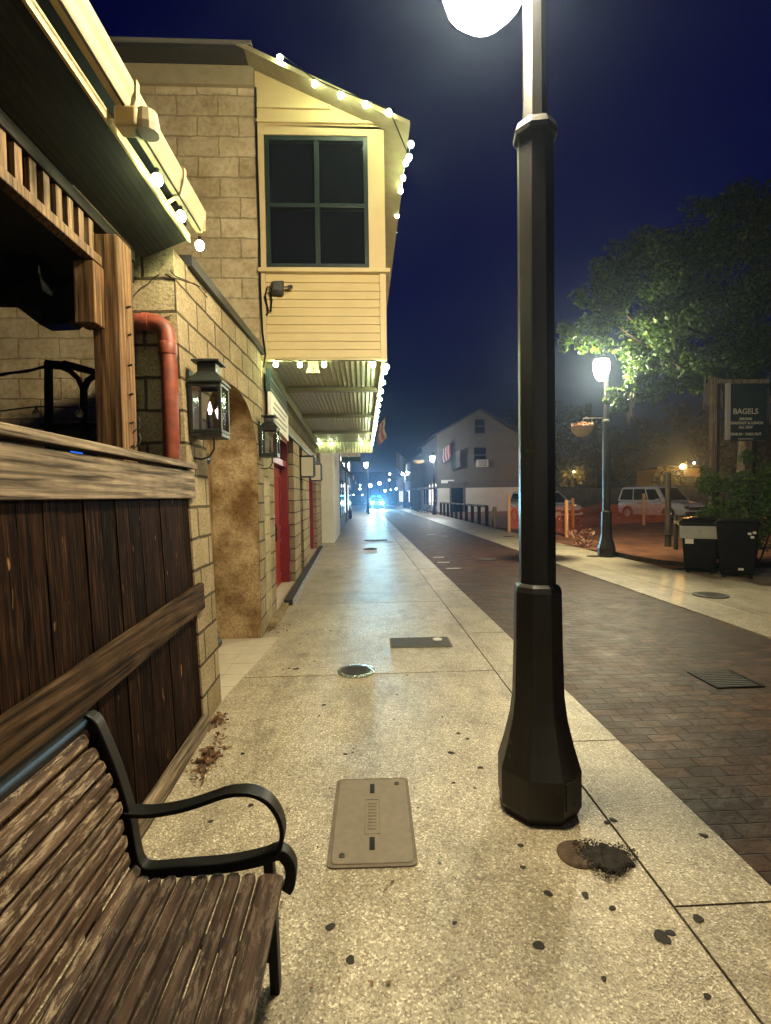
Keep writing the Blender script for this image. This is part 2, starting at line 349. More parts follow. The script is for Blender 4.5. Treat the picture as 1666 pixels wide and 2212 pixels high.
# ------------------------------------------------------------------ lights
LAMPCOL = (1.0, .85, .50)
def point(name, loc, power, col, r=.05):
    l = bpy.data.lights.new(name, 'POINT'); l.energy = power; l.color = col; l.shadow_soft_size = r
    o = bpy.data.objects.new(name, l); COL.objects.link(o); o.location = loc; return o
def spot(name, loc, tgt, power, col, ang, blend=.6, r=.06):
    l = bpy.data.lights.new(name, 'SPOT'); l.energy = power; l.color = col; l.spot_size = R(ang); l.spot_blend = blend; l.shadow_soft_size = r
    o = bpy.data.objects.new(name, l); COL.objects.link(o); o.location = loc
    o.rotation_euler = (Vector(tgt)-Vector(loc)).to_track_quat('-Z', 'Y').to_euler(); return o

# the building line on the left runs 1.3 degrees off the kerb; its low walls lean a little
def lean(u): return .04*max(0, min(1, (5.6-u)/2.0))
def LP(p):
    v, u, z = p[0], p[1], p[2]
    return Vector((-1.02-.0225*u+v-lean(u)*z, u, z))
def LW(p):                             # same line, no lean
    return Vector((-1.02-.0225*p[1]+p[0], p[1], p[2]))

def m_lit(name, col, strength):        # glowing glass: gives light off and lets the lamp inside shine through
    t = MT(name); e = t.n('Emission', Color=(*col, 1), Strength=strength); tr = t.n('BsdfTransparent')
    a = t.n('AddShader'); t.nt.links.new(e.outputs[0], a.inputs[0]); t.nt.links.new(tr.outputs[0], a.inputs[1]); t.nt.links.new(a.outputs[0], t.out.inputs[0])
    t.m.cycles.emission_sampling = 'NONE'; return t.m
M['lamp_glow'] = m_lit('lamp_glass_lit', (1, .96, .9), 40)
M['bulb'] = m_lit('string_bulb_lit', (.78, 1, .58), 60)
M['headlight_on'] = m_lit('headlamp_lit', (.62, .95, 1), 260)
M['blue_block_on'] = m_lit('blue_block_lit', (.02, .3, 1), 5)
M['orange_on'] = m_lit('sodium_lamp_lit', (1, .5, .12), 40)
M['flame'] = m_lit('gas_flame', (1, .82, .9), 5)

def text(s, size, mat, parent, name, loc, rot, ext=.004, align='CENTER', bold=0.0):
    cu = bpy.data.curves.new('t', 'FONT'); cu.body = s; cu.size = size; cu.align_x = align; cu.align_y = 'CENTER'; cu.extrude = ext; cu.offset = bold
    o = bpy.data.objects.new('t', cu); COL.objects.link(o)
    me = bpy.data.meshes.new_from_object(o.evaluated_get(bpy.context.evaluated_depsgraph_get()))
    bpy.data.objects.remove(o); me.materials.clear(); me.materials.append(mat)
    o = bpy.data.objects.new(name, me); COL.objects.link(o); o.parent = parent; o.location = loc; o.rotation_euler = rot; return o

def leafy(mb, c, rad, n, size, rng, clumps=9, hollow=.35):
    c = Vector(c); cl = []
    for k in range(clumps):
        d = Vector((rng.gauss(0, 1), rng.gauss(0, 1), rng.gauss(0, 1))).normalized()*rng.uniform(hollow, 1)
        cl.append((Vector((d.x*rad[0], d.y*rad[1], d.z*rad[2])), rng.uniform(.22, .42)))
    for i in range(n):
        cc, rr = rng.choice(cl)
        d = Vector((rng.gauss(0, 1), rng.gauss(0, 1), rng.gauss(0, 1))).normalized()*(rng.random()**.45)*rr
        p = c+cc+Vector((d.x*rad[0], d.y*rad[1], d.z*rad[2]))
        leaf(mb, p, size*rng.uniform(.6, 1.25), rng)
def leaf(mb, p, s, rng, flat=0.0):
    a = Vector((rng.gauss(0, 1), rng.gauss(0, 1), rng.gauss(0, 1)*(1-flat))).normalized(); b = a.orthogonal().normalized()
    if flat: b = Vector((-a.y, a.x, rng.uniform(-.3, .3))).normalized()
    else:
        q = rng.uniform(0, 6.28); b = (b*math.cos(q)+a.cross(b)*math.sin(q))
    n = a.cross(b)
    mb.add([p-a*s*.5, p+b*s*.28+n*s*.06, p+a*s*.5, p-b*s*.28+n*s*.06], [(0, 1, 2, 3)])

# ================================================================== ground
def struct(o): return tag(o, kind='structure')
g = MB(); g.quad((-110, -24, -.06), (150, -24, -.06), (150, 260, -.06), (-110, 260, -.06)); struct(g.build('ground', M['ground']))
XJ, XK = 1.137, 1.575
slab = MB(); rng = random.Random(3)
ys = [-4.9, -1.8, 1.25, 4.36, 7.3, 10.6, 13.7, 16.8, 19.9, 23, 26.1, 29.2, 32.3, 35.4, 38.5, 42, 46, 50, 55, 60, 66, 72, 80, 90]
G = .006
for a, b in zip(ys[:-1], ys[1:]):
    slab.box(-3.2, XJ-G, a+G, b-G, -.10, rng.uniform(-.002, .001))
y = -4.5; ks = []
while y < 90: ks.append(y); y += 1.262 if y < 30 else 4
for a, b in zip(ks[:-1], ks[1:]):
    slab.box(XJ+G, XK, a-.02+G*.7, b-.02-G*.7, -.10, rng.uniform(-.004, .0))
sidewalk = struct(slab.build('sidewalk', M['concrete']))
struct(MB().quad((-3.2, -5, -.02), (XK, -5, -.02), (XK, 90, -.02), (-3.2, 90, -.02)).build('sidewalk_bed', M['bed']))
XR, XR2, XE = 4.28, 4.93, 6.15
road = struct(MB().quad((XK, -24, -.016), (XR, -24, -.016), (XR, 150, -.016), (XK, 150, -.016)).build('road', M['pavers']))
s2 = MB()
yy = [-24, -18, -12, -5]+[2.3+1.9*k for k in range(20)]+[45, 52, 60, 70, 80, 90]
for a, b in zip(yy[:-1], yy[1:]): s2.box(XR, XR2-G, a+G, b-G, -.1, rng.uniform(-.003, .0))
for a, b in zip(yy[:-1:2], yy[2::2]): s2.box(XR2+G, XE, a+G, b-G, -.1, rng.uniform(-.003, .0))
s2.box(XE+.006, 9.5, 5.0, 9.75, -.1, -.004)
far_sidewalk = struct(s2.build('opposite_sidewalk', M['concrete']))
struct(MB().quad((XR, -24, -.03), (10, -24, -.03), (10, 90, -.03), (XR, 90, -.03)).build('opposite_sidewalk_bed', M['bed']))
dm = MB(); nx, ny = 44, 50; rng = random.Random(5)
pts = [(XE+.01+i*.9*(1 if i < 12 else 1), 9.8+j*.85, .0+rng.uniform(-.02, .05)+(.02 if i else -.01)) for j in range(ny) for i in range(nx)]
dm.add(pts, [(j*nx+i, j*nx+i+1, (j+1)*nx+i+1, (j+1)*nx+i) for j in range(ny-1) for i in range(nx-1)])
struct(dm.build('dirt_lot', M['dirt'], smooth=True))
# dark edging of the bed
eb = thing('bed_edging', (6.2, 10, 0), 'low dark timber edging curving round the corner of the dirt bed', 'edging')
eb_m = MB()
pth = [(9.2, 9.78), (7.3, 9.80), (6.7, 9.95), (6.35, 10.5), (6.2, 11.4), (6.18, 13)]
for a, b in zip(pth[:-1], pth[1:]): eb_m.bar((*a, .045), (*b, .045), .07, .11)
eb_m.build('timber', M['dark_post'], eb)

# stains and gum on the pavement: pieces of the pavement
gums = [(455,1773,10),(542,1738,11),(524,1627,9),(612,1445,6),(625,1443,8),(640,1444,12),(700,1522,8),(690,1545,6),(715,1362,6),(690,1360,6),(648,1390,6),(665,1370,5),(680,1428,5),(990,1583,9),(1010,1595,8),(975,1625,16),(1038,1657,12),(980,1690,8),(1128,1767,9),(1125,1825,12),(1130,1872,12),(1312,1775,14),(1184,1928,20),(1265,1932,16),(1323,1960,14),(1325,1770,14),(1520,1803,17),(1430,2022,34),(1448,2013,22),(1508,1982,24),(1164,2040,26),(714,2000,22),(982,1992,12),(757,2071,20),(1305,2112,13),(1528,2150,15),(746,1628,8),(762,1625,5),(858,1500,5),(880,1458,6),(1190,1780,10),(1050,1562,5),(640,1320,5),(730,1300,5)]
for k, (px, py, w) in enumerate(gums):
    c = gz(px, py, .0035); r = w*c.y/1088/2; rr = random.Random(k); ang = rr.uniform(0, 3); el = rr.uniform(.6, 1)
    loop = []
    for q in range(22):
        t_ = q*2*math.pi/22; rad = r*(1+.13*math.sin(2*t_+k)+.10*math.sin(3*t_+k*2)+.05*rr.uniform(-1, 1)); x_, y_ = rad*math.cos(t_), rad*math.sin(t_)*el*1.25
        loop.append((c.x+x_*math.cos(ang)-y_*math.sin(ang), c.y+x_*math.sin(ang)+y_*math.cos(ang)))
    m = MB(); m.loft([[(a, b, .001) for a, b in loop], [(c.x+(a-c.x)*.85, c.y+(b-c.y)*.85, .0022) for a, b in loop]])
    m.build('gum_spot', M['gum'], sidewalk, smooth=False)

# ---- covers
def rect_cover(name, c, w, l, rot, label, lidm, ringm):
    r = thing(name, c, label, 'utility cover'); r.rotation_euler.z = rot; WLOC[r.name] = Vector()
    def rr(w, l, z, rad):
        P = []
        for sx, sy, a0 in ((1, 1, 0), (-1, 1, 90), (-1, -1, 180), (1, -1, 270)):
            for k in range(5):
                a = R(a0+k*22.5); P.append((sx*(w/2-rad)+rad*math.cos(a), sy*(l/2-rad)+rad*math.sin(a), z))
        return P
    MB().loft([rr(w, l, -.02, .03), rr(w, l, .006, .03)]).build('frame', ringm, r)
    b = MB().loft([rr(w-.034, l-.034, .002, .025), rr(w-.034, l-.034, .008, .025), rr(w-.04, l-.04, .010, .025)]).build('lid', lidm, r)
    return r, b
ROTC = -.02
cv, lid = rect_cover('utility_cover', (.02, 2.385, 0), .385, .66, ROTC, 'large tan rounded rectangular utility lid set in the near pavement', M['cover_grey'], M['cover_ring'])
MB().box(-.012, .012, .185, .265, .0102, .0125).build('handle_slot', M['black_plastic'], lid)
MB().box(-.012, .012, -.235, -.155, .0102, .0125).build('handle_slot', M['black_plastic'], lid)
for x_, y_ in ((.13, .265), (-.13, -.265)): MB().lathe([(.014, .009), (.014, .0135), (.008, .0135), (.008, .0115)], (x_, y_, 0), 14).build('bolt', M['iron_grey'], lid)
fr = MB()
for a in (-.13, .13): fr.box(-.035, .035, a-.002, a+.002, .010, .0115)
for a in (-.035, .035): fr.box(a-.0015, a+.0015, -.13, .13, .010, .0115)
for k in range(9): fr.box(-.02, .02, -.10+k*.024, -.092+k*.024, .010, .0113)
fr.build('raised_plate', M['cover_ring'], lid)
c2 = gz(908, 1388); cv2, lid2 = rect_cover('meter_box', (c2.x, c2.y, 0), .64, .36, -.02, 'dark rectangular meter box lid with a round pale cap', M['iron_grey'], M['cover_ring'])
MB().lathe([(.05, .01), (.05, .018), (.04, .02)], (.19, .06, 0), 18).build('round_cap', M['paper'], lid2)
def round_cover(name, c, r, label, mat, ring):
    o = thing(name, c, label, 'manhole cover'); WLOC[o.name] = Vector()
    MB().lathe([(r, -.03), (r, .012), (r*.78, .014), (r*.78, .004)], (0, 0, 0), 32).build('ring', ring, o)
    l = MB().lathe([(r*.76, -.02), (r*.76, .010), (r*.70, .010)], (0, 0, 0), 32)
    for k in range(-3, 4): l.box(-r*.5, r*.5, k*r*.17-.006, k*r*.17+.006, .010, .014)
    l.build('lid', mat, o); return o
c = gz(770, 1451); round_cover('manhole_cover', (c.x, c.y, 0), .168, 'small round iron cover on the joint of the near pavement', M['iron_grey'], M['alu'])
c = gz(1535, 1286); round_cover('manhole_cover', (c.x, c.y, 0), .235, 'round iron cover in the opposite pavement near the trash bins', M['iron_grey'], M['iron_grey'])
c = gz(1281, 1202); round_cover('manhole_cover', (c.x, c.y, 0), .15, 'round iron cover beside the base of the second street lamp', M['iron_grey'], M['iron_grey'])
c = gz(1099, 1159); round_cover('manhole_cover', (c.x, c.y, 0), .2, 'far round iron cover of the opposite pavement, left of the foreground post', M['iron_grey'], M['iron_grey'])
c = gz(800, 1186); round_cover('manhole_cover', (c.x, c.y, 0), .2, 'round dark cover in the distant part of the left pavement', M['iron_grey'], M['iron_grey'])
c = gz(812, 1167); rect_cover('meter_box', (c.x, c.y, 0), .8, .5, 0, 'far rectangular cover across the left pavement near the white wall', M['iron_grey'], M['iron_grey'])
c = gz(1052, 1208, -.016); o = thing('drain_plate', (c.x, c.y, -.016), 'dark iron plate in the middle of the brick road', 'drain'); WLOC[o.name] = Vector()
MB().lathe([(.24, -.01), (.24, .008), (.2, .01)], (0, 0, 0), 24).build('plate', M['iron_grey'], o)
c = gz(1565, 1468, -.016); gr = thing('drain_grate', (c.x, c.y, -.016), 'square slotted iron drain grate in the brick road', 'drain'); WLOC[gr.name] = Vector()
m = MB()
for k in range(9): m.box(-.2, .2, -.19+k*.046, -.165+k*.046, -.01, .008)
m.build('bar_grid', M['iron_grey'], gr); gr.scale = (.84, .84, 1)
m = MB(); m.box(-.235, -.2, -.22, .22, -.01, .009); m.box(.2, .235, -.22, .22, -.01, .009); m.box(-.2, .2, .205, .22, -.01, .009); m.box(-.2, .2, -.22, -.205, -.01, .009); m.box(-.2, .2, -.205, .205, -.0095, -.006)
m.build('frame', M['black_plastic'], gr)
for px, py, w in ((931, 1155, .45), (962, 1158, .3), (948, 1204, .33), (958, 1215, .35), (980, 1228, .38)):
    c = gz(px, py, -.016); MB().box(c.x-w/2*.8, c.x+w/2*.8, c.y-.05, c.y+.05, -.012, -.011).build('pale_brick', M['pale_wall'], road)
# plug and mossy hole beside the post
c = gz(1250, 1850); pl = thing('pavement_plug', (c.x, c.y, 0), 'round brown plug with a ragged mossy hole beside the foreground lamp post', 'plug'); WLOC[pl.name] = Vector()
MB().lathe([(.085, -.02), (.085, .005), (.075, .012), (.05, .014)], (0, .01, 0), 24).build('disc', M['plug'], pl)
rng = random.Random(11); m = MB(); loop = []
for q in range(40):
    a = q*2*math.pi/40; rad = (.088+.018*rng.uniform(-1, 1)); loop.append((.105+rad*1.15*math.cos(a), -.022+rad*math.sin(a)*.95))
m.loft([[(x_, y_, .001) for x_, y_ in loop], [(.105+(x_-.105)*.86, -.022+(y_+.022)*.86, .016) for x_, y_ in loop]])
for q in range(900):
    a = rng.uniform(0, 6.28); rad = .108*rng.random()**.5*(1+.18*math.sin(3*a+1)); leaf(m, Vector((.105+rad*1.15*math.cos(a), -.022+rad*math.sin(a), .010+rng.uniform(0, .008))), .012, rng, .7)
m.build('moss_clump', M['asphalt_dark'], pl)

# leaf litter in corners
def litter(px, py, n, sx, sy, name, label, mat='leaf_dry', ang=0.0, size=.035, zmax=.05):
    c = gz(px, py); rng = random.Random(n); m = MB()
    for k in range(n):
        a, b = rng.gauss(0, sx), rng.gauss(0, sy)
        leaf(m, Vector((c.x+a*math.cos(ang)-b*math.sin(ang), c.y+a*math.sin(ang)+b*math.cos(ang), rng.uniform(.006, zmax)*math.exp(-(a/sx)**2/2))), size*rng.uniform(.5, 1.5), rng, .5)
    o = m.build(name, M[mat], origin=(c.x, c.y, 0)); return tag(o, label, 'leaf litter', kind='stuff')
litter(450, 1640, 150, .035, .10, 'leaf_litter', 'dry brown leaves heaped along the foot of the wooden fence')
litter(470, 1560, 90, .03, .07, 'leaf_litter', 'dry leaves in the corner between the fence and stone pier')
litter(585, 1362, 110, .09, .12, 'leaf_litter', 'dry leaves at the stone wall end of the dark step', size=.03)

rng = random.Random(61); m = MB()
for k in range(150):
    px, py = (rng.gauss(690, 60), rng.gauss(1370, 35)) if k % 3 else (rng.uniform(480, 1050), rng.uniform(1330, 2150))
    c = gz(px, py)
    if -1.0 < c.x < 1.1: leaf(m, Vector((c.x, c.y, .006)), rng.uniform(.008, .026), rng, .85)
fo = m.build('fallen_leaves', M['leaf_dry'], origin=(0, 4, 0)); tag(fo, 'tiny dry leaf bits scattered over the near pavement', 'leaf litter', kind='stuff')
# ================================================================== left: fence
def box_thing(name, fn, args, mat, parent, bevel=.004): return MB(fn).box(*args).build(name, mat, parent, bevel=bevel)
fe = thing('wooden_fence', LP((-.05, 1.5, 0)), 'dark vertical board fence with weathered top and middle rails behind the bench', 'fence')
m = MB(LP); u = -1.0; rng = random.Random(2)
while u < 3.44:
    w = rng.uniform(.115, .15); w = min(w, 3.45-u); d = rng.uniform(-.004, .004)
    m.box(-.035, -.01+d, u, u+w-.006, .03, 1.60); u += w
m.build('board_panel', M['fence_wood'], fe)
box_thing('top_rail', LP, (-.005, .03, -1.0, 3.47, 1.555, 1.735), M['rail_wood'], fe, .006)
box_thing('cap_board', LP, (-.045, .05, -1.0, 3.475, 1.752, 1.79), M['rail_wood'], fe, .005)
m = MB(LP); m.loft([[(-.005, -1.0, .655), (.035, -1.0, .655), (.035, -1.0, .835), (-.005, -1.0, .835)], [(-.005, 3.5, .80), (.035, 3.5, .80), (.035, 3.5, .975), (-.005, 3.5, .975)]])
m.build('middle_rail', M['midrail_wood'], fe, bevel=.006)
box_thing('kick_board', LP, (-.005, .04, .6, 3.42, .0, .095), M['rail_wood'], fe, .006)
rng = random.Random(21); m = MB(LP)
for (px, py, w, h) in ((390, 1190, .012, .05), (386, 1335, .02, .09), (437, 1290, .014, .06), (432, 1225, .012, .05), (291, 1358, .008, .01)):
    pass

# porch post and its brace
pp = thing('porch_post', (-1.37, 2.9, 0), 'tall square timber porch post with rusty nails behind the fence', 'post')
MB().box(-1.44, -1.30, 2.81, 2.99, 0, 2.98).build('shaft', M['post_wood'], pp, bevel=.006)
MB().box(-1.475, -1.37, 2.70, 2.805, 2.47, 2.79).build('block', M['post_wood'], pp, bevel=.005)
for k, z in enumerate((1.98, 2.14, 2.3, 2.47, 2.62, 1.85)):
    MB().tube([(-1.30, 2.9+.01*(k % 2), z), (-1.272, 2.893, z+.004)], .006, 6).build('nail', M['iron_grey'], pp)
for nm, zz in (('hook', 1.84), ('hook', 1.93)):
    MB().tube([(-1.30, 2.93, zz), (-1.265, 2.93, zz+.03), (-1.255, 2.93, zz+.06), (-1.265, 2.93, zz+.085)], .004, 6).build(nm, M['iron_grey'], pp)
m = MB(); pa = [(-1.45, 2.76, 2.62), (-1.55, 2.78, 2.55), (-1.65, 2.8, 2.55), (-1.74, 2.82, 2.62), (-1.78, 2.84, 2.75), (-1.79, 2.85, 2.9)]
m.strap(pa, .1, .16); m.build('curved_brace', M['black_iron'], pp)

# porch roof
pr = thing('porch_roof', (-1.4, 1.0, 2.86), 'dark porch roof with a frieze of short balusters and a pale gutter edge', 'porch roof')
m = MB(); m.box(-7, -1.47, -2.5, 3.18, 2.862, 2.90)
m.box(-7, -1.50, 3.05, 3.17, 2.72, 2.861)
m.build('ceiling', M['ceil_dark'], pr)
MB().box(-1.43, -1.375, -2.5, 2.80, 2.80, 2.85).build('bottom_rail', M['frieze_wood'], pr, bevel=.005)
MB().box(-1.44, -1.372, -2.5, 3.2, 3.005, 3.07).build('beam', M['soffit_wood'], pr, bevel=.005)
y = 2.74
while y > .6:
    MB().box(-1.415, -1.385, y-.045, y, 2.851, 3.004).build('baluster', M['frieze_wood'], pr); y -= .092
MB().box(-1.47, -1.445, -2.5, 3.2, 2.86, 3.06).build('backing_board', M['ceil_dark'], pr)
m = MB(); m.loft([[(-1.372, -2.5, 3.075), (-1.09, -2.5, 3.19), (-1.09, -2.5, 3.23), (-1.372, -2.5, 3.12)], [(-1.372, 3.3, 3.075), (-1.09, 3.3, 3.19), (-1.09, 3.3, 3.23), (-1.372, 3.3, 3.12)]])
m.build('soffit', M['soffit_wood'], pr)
m = MB(); m.loft([[(-7, -2.5, 4.3), (-1.06, -2.5, 3.42), (-1.06, -2.5, 3.44), (-7, -2.5, 4.34)], [(-7, 3.3, 4.3), (-1.06, 3.3, 3.42), (-1.06, 3.3, 3.44), (-7, 3.3, 4.34)]])
m.build('roof_sheet', M['roof'], pr)
m = MB(); m.box(-7, -1.4, 3.2, 3.24, 2.9, 3.1); m.loft([[(-1.39, 3.26, 3.11), (-1.09, 3.26, 3.235), (-1.09, 3.26, 3.42), (-1.39, 3.26, 3.46)], [(-1.39, 3.3, 3.11), (-1.09, 3.3, 3.235), (-1.09, 3.3, 3.42), (-1.39, 3.3, 3.46)]]); m.build('end_board', M['soffit_wood'], pr)
MB().box(-1.088, -1.075, -2.5, 3.32, 3.185, 3.235).build('lower_fascia', M['cream_trim'], pr)
gt = MB()
prof = [(-1.07, 3.40), (-1.068, 3.285), (-1.05, 3.265), (-1.0, 3.265), (-.985, 3.285), (-.975, 3.33), (-.955, 3.36), (-.955, 3.40), (-.965, 3.40), (-.965, 3.366), (-.985, 3.335), (-.995, 3.29), (-1.004, 3.277), (-1.046, 3.277), (-1.058, 3.29), (-1.06, 3.40)]
prof = [(-1.06+(x_+1.07)*.65, z_) for x_, z_ in prof]
gt.loft([[(x_, -2.5, z_) for x_, z_ in prof], [(x_, 3.36, z_) for x_, z_ in prof]]); gt.box(-1.055, -.99, 3.352, 3.362, 3.28, 3.398)
gut = gt.build('gutter', M['beam_paint'], pr)
for yy_ in (1.15, 1.75, 2.35, 2.95):
    MB().strap([(-1.072, yy_, 3.23), (-1.04, yy_, 3.25), (-1.0, yy_, 3.258), (-.978, yy_, 3.33), (-.975, yy_, 3.41), (-1.06, yy_, 3.412)], .03, .005, (0, 1, 0)).build('gutter_strap', M['cream_trim'], gut)
fl = thing('flood_light', (-1.0, 2.32, 3.2), 'small pale spotlight box clipped to the porch gutter', 'spotlight')
m = MB(); m.box(-1.05, -.95, 2.27, 2.36, 3.17, 3.255); m.build('housing', M['cream_trim'], fl, bevel=.012)
MB().lathe([(.05, 0), (.055, .03), (.045, .09), (.02, .1)], (-.93, 2.33, 3.17), 12).build('lamp_head', M['beam_paint'], fl)

# red downspout
ds = thing('downspout', (-1.2, 3.2, 0), 'red painted downpipe with an elbow in front of the stone wall end', 'drainpipe')
X0 = -1.245; Yd = 3.345
pa = [(X0-.5, Yd, 2.695), (X0-.14, Yd, 2.695)]+[(X0-.10+.10*math.sin(a), Yd, 2.595+.10*math.cos(a)) for a in [k*math.pi/2/6 for k in range(7)]]+[(X0+.005, Yd, 2.4), (X0+.01, Yd, .05)]
MB().tube(pa, .052, 18).build('pipe', M['red_pipe'], ds, smooth=True)
MB().lathe([(.055, 0), (.058, .01), (.058, .07), (.055, .08)], (X0, Yd, 2.48), 18).build('coupling', M['red_pipe'], ds, smooth=True)
MB().tube([(X0-.15, Yd, 2.695), (X0-.11, Yd, 2.695)], .057, 18).build('coupling', M['red_pipe'], ds)

# ================================================================== arched stone wall
aw = thing('arched_wall', LW((0, 4.6, 0)), 'low coquina block wall with an arched opening left of the pavement', 'wall')
U0a, U1a, UE0, UE1, HT = 3.86, 5.58, 3.42, 5.94, 3.2
def archz(u):
    t_ = (u-(U0a+U1a)/2)/((U1a-U0a)/2); return 1.98+.60*math.sqrt(max(0, 1-abs(t_)**2.2))
NA = 28; us = [U0a+(U1a-U0a)*(.5-.5*math.cos(math.pi*k/NA)) for k in range(NA+1)]
front = MB(LP); TH = -.50
for v_, fl_ in ((0, False), (TH, True)):
    def q(a, b, c_, d_): front.quad(*( (a, b, c_, d_) if not fl_ else (d_, c_, b, a)))
    q((v_, UE0, 0), (v_, U0a, 0), (v_, U0a, 1.98), (v_, UE0, 1.98)); q((v_, UE0, 1.98), (v_, U0a, 1.98), (v_, U0a, HT), (v_, UE0, HT))
    q((v_, U1a, 0), (v_, UE1, 0), (v_, UE1, 1.98), (v_, U1a, 1.98)); q((v_, U1a, 1.98), (v_, UE1, 1.98), (v_, UE1, HT), (v_, U1a, HT))
    for a, b in zip(us[:-1], us[1:]): q((v_, a, archz(a)), (v_, b, archz(b)), (v_, b, HT), (v_, a, HT))
front.quad((TH, UE0, 0), (0, UE0, 0), (0, UE0, HT), (TH, UE0, HT)); front.quad((TH, UE1, 0), (0, UE1, 0), (0, UE1, HT), (TH, UE1, HT))
front.quad((0, UE0, HT), (0, UE1, HT), (TH, UE1, HT), (TH, UE0, HT))
front.build('masonry', M['stone'], aw)
rv = MB(LP); TR = -.495
for a, b in zip(us[:-1], us[1:]): rv.quad((-.004, a, archz(a)), (-.004, b, archz(b)), (TR, b, archz(b)), (TR, a, archz(a)))
rv.quad((-.004, U0a, 0), (TR, U0a, 0), (TR, U0a, 1.98), (-.004, U0a, 1.98)); rv.quad((-.004, U1a, 0), (TR, U1a, 0), (TR, U1a, 1.98), (-.004, U1a, 1.98))
rv.quad((TR, U0a, 0), (TR, U1a, 0), (TR, U1a, 2.6), (TR, U0a, 2.6))
rv.build('arch_reveal', M['stucco_brown'], aw)
MB(LP).box(TH-.03, .045, UE0+.25, UE1, HT, HT+.075).build('coping', M['cap_dark'], aw)
for z_ in (1.86, .42):
    c = LP((-.06, 3.84, z_)); MB().tube([(c.x, c.y, z_), (c.x+.005, c.y+.16, z_)], .05, 12).build('hinge_pin', M['black_iron'], aw, bevel=.01)
rng = random.Random(4); m = MB()
for k in range(9):
    p = LP((rng.uniform(-.33, .0), UE0-.012, rng.uniform(2.72, 3.1))); pa = [p]; d = Vector((rng.uniform(-1, 1), 0, rng.uniform(-.6, .6))).normalized()
    for j in range(6):
        d = (d+Vector((rng.uniform(-.5, .5), 0, rng.uniform(-.5, .5)))).normalized(); pa.append(pa[-1]+d*.05)
    m.tube(pa, .004, 5)
vn = m.build('dry_vine', M['bark'], origin=LP((-.2, UE0, 2.7))); tag(vn, 'thin dry vine stems on the rough end of the stone wall', 'vine')
# tiles in the opening
m = MB(); rng = random.Random(9)
for i in range(7):
    for j in range(6):
        v0, u0 = -1.05+i*.31, 3.86+j*.29
        lim = -.02+.16*(u0-3.86)/1.4
        v1 = min(v0+.304, lim+.02)
        if v1-v0 < .04: continue
        z_ = .004+rng.uniform(0, .0012); p = [LP(q_) for q_ in ((v0, u0, 0), (v1, u0, 0), (min(v0+.304, v1+.03), u0+.284, 0), (v0, u0+.284, 0))]
        m.loft([[(a.x, a.y, -.01) for a in p], [(a.x, a.y, z_) for a in p]])
struct(m.build('tile_floor', M['tile']))

# ================================================================== two-storey stone building
sb = thing('stone_building', LW((0, 10, 0)), 'two storey block building with a cream overhanging upper bay above the pavement', 'building')
Y0 = 5.95; XC = LW((0, Y0, 0)).x
MB().box(-9, XC, Y0, Y0+.35, 0, gy(450, 147, Y0).z-.01).build('south_wall', M['stone_up'], sb)
ew = MB(LW)
HL = 2.56
for a, b in ((5.952+.35, 6.72), (9.02, 10.05), (10.62, 12.2), (14.7, 17.0)): ew.box(-.45, 0, a, b, 0, HL)
ew.box(-.45, 0, 6.302, 17.0, HL, 3.165)
ew.box(-.45, -.05, 6.302, 17.0, 3.165, 6.1)
ew.build('street_wall', M['stone'], sb)
MB(LW).box(-.02, .03, 6.6, 16.9, HL, HL+.10).build('lintel', M['cap_dark'], sb)
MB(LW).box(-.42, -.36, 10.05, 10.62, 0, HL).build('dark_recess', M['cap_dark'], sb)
# red double doors
def door(u0, u1):
    r = MB(LW); r.box(-.34, -.30, u0, u1, 0, HL); d = r.build('doorway', M['cap_dark'], sb)
    m = MB(LW); w = .07
    m.box(-.30, -.10, u0, u0+w, 0, HL); m.box(-.30, -.10, u1-w, u1, 0, HL); m.box(-.30, -.10, u0+w, u1-w, HL-.07, HL); m.box(-.30, -.12, u0+w, u1-w, 2.08, 2.18)
    m.build('door_frame', M['red_door'], sb)
    MB(LW).box(-.26, -.245, u0+w, u1-w, 2.18, HL-.07).build('transom_pane', M['dark_glass'], sb)
    um = (u0+u1)/2
    for a, b in ((u0+w+.005, um-.004), (um+.004, u1-w-.005)):
        m = MB(LW); m.box(-.28, -.235, a, b, .06, 2.07)
        for z0, z1 in ((.2, .85), (1.0, 1.95)):
            m.box(-.236, -.215, a+.06, a+.13, z0, z1); m.box(-.236, -.215, b-.13, b-.06, z0, z1); m.box(-.236, -.215, a+.13, b-.13, z0, z0+.06); m.box(-.236, -.215, a+.13, b-.13, z1-.06, z1)
        lf = m.build('door_leaf', M['red_door'], sb, bevel=.003)
        un = (b-.09) if b < um+.01 else (a+.09)
        MB(LW).tube([(-.235, un, .85), (-.18, un, .87), (-.165, un, .93), (-.175, un, 1.0), (-.165, un, 1.07), (-.18, un, 1.13), (-.235, un, 1.15)], .012, 8).build('handle', M['black_iron'], lf)
    MB(LW).box(-.30, .02, u0, u1, .0, .055).build('threshold', M['tile'], sb)
door(6.72, 9.02); door(12.2, 14.7)
st = thing('door_step', LW((.05, 10, 0)), 'long dark low step with a bright metal nosing before the red doors', 'step')
MB(LW).box(.022, .145, 7.25, 15.2, 0, .085).build('tread', M['step_dark'], st)
MB(LW).box(.1455, .158, 7.25, 15.2, .0, .09).build('nosing', M['alu'], st, bevel=.003)
MB(LW).box(.0, .10, 6.05, 7.2, 0, .055).build('kerb_stone', M['stone'], st, bevel=.01)
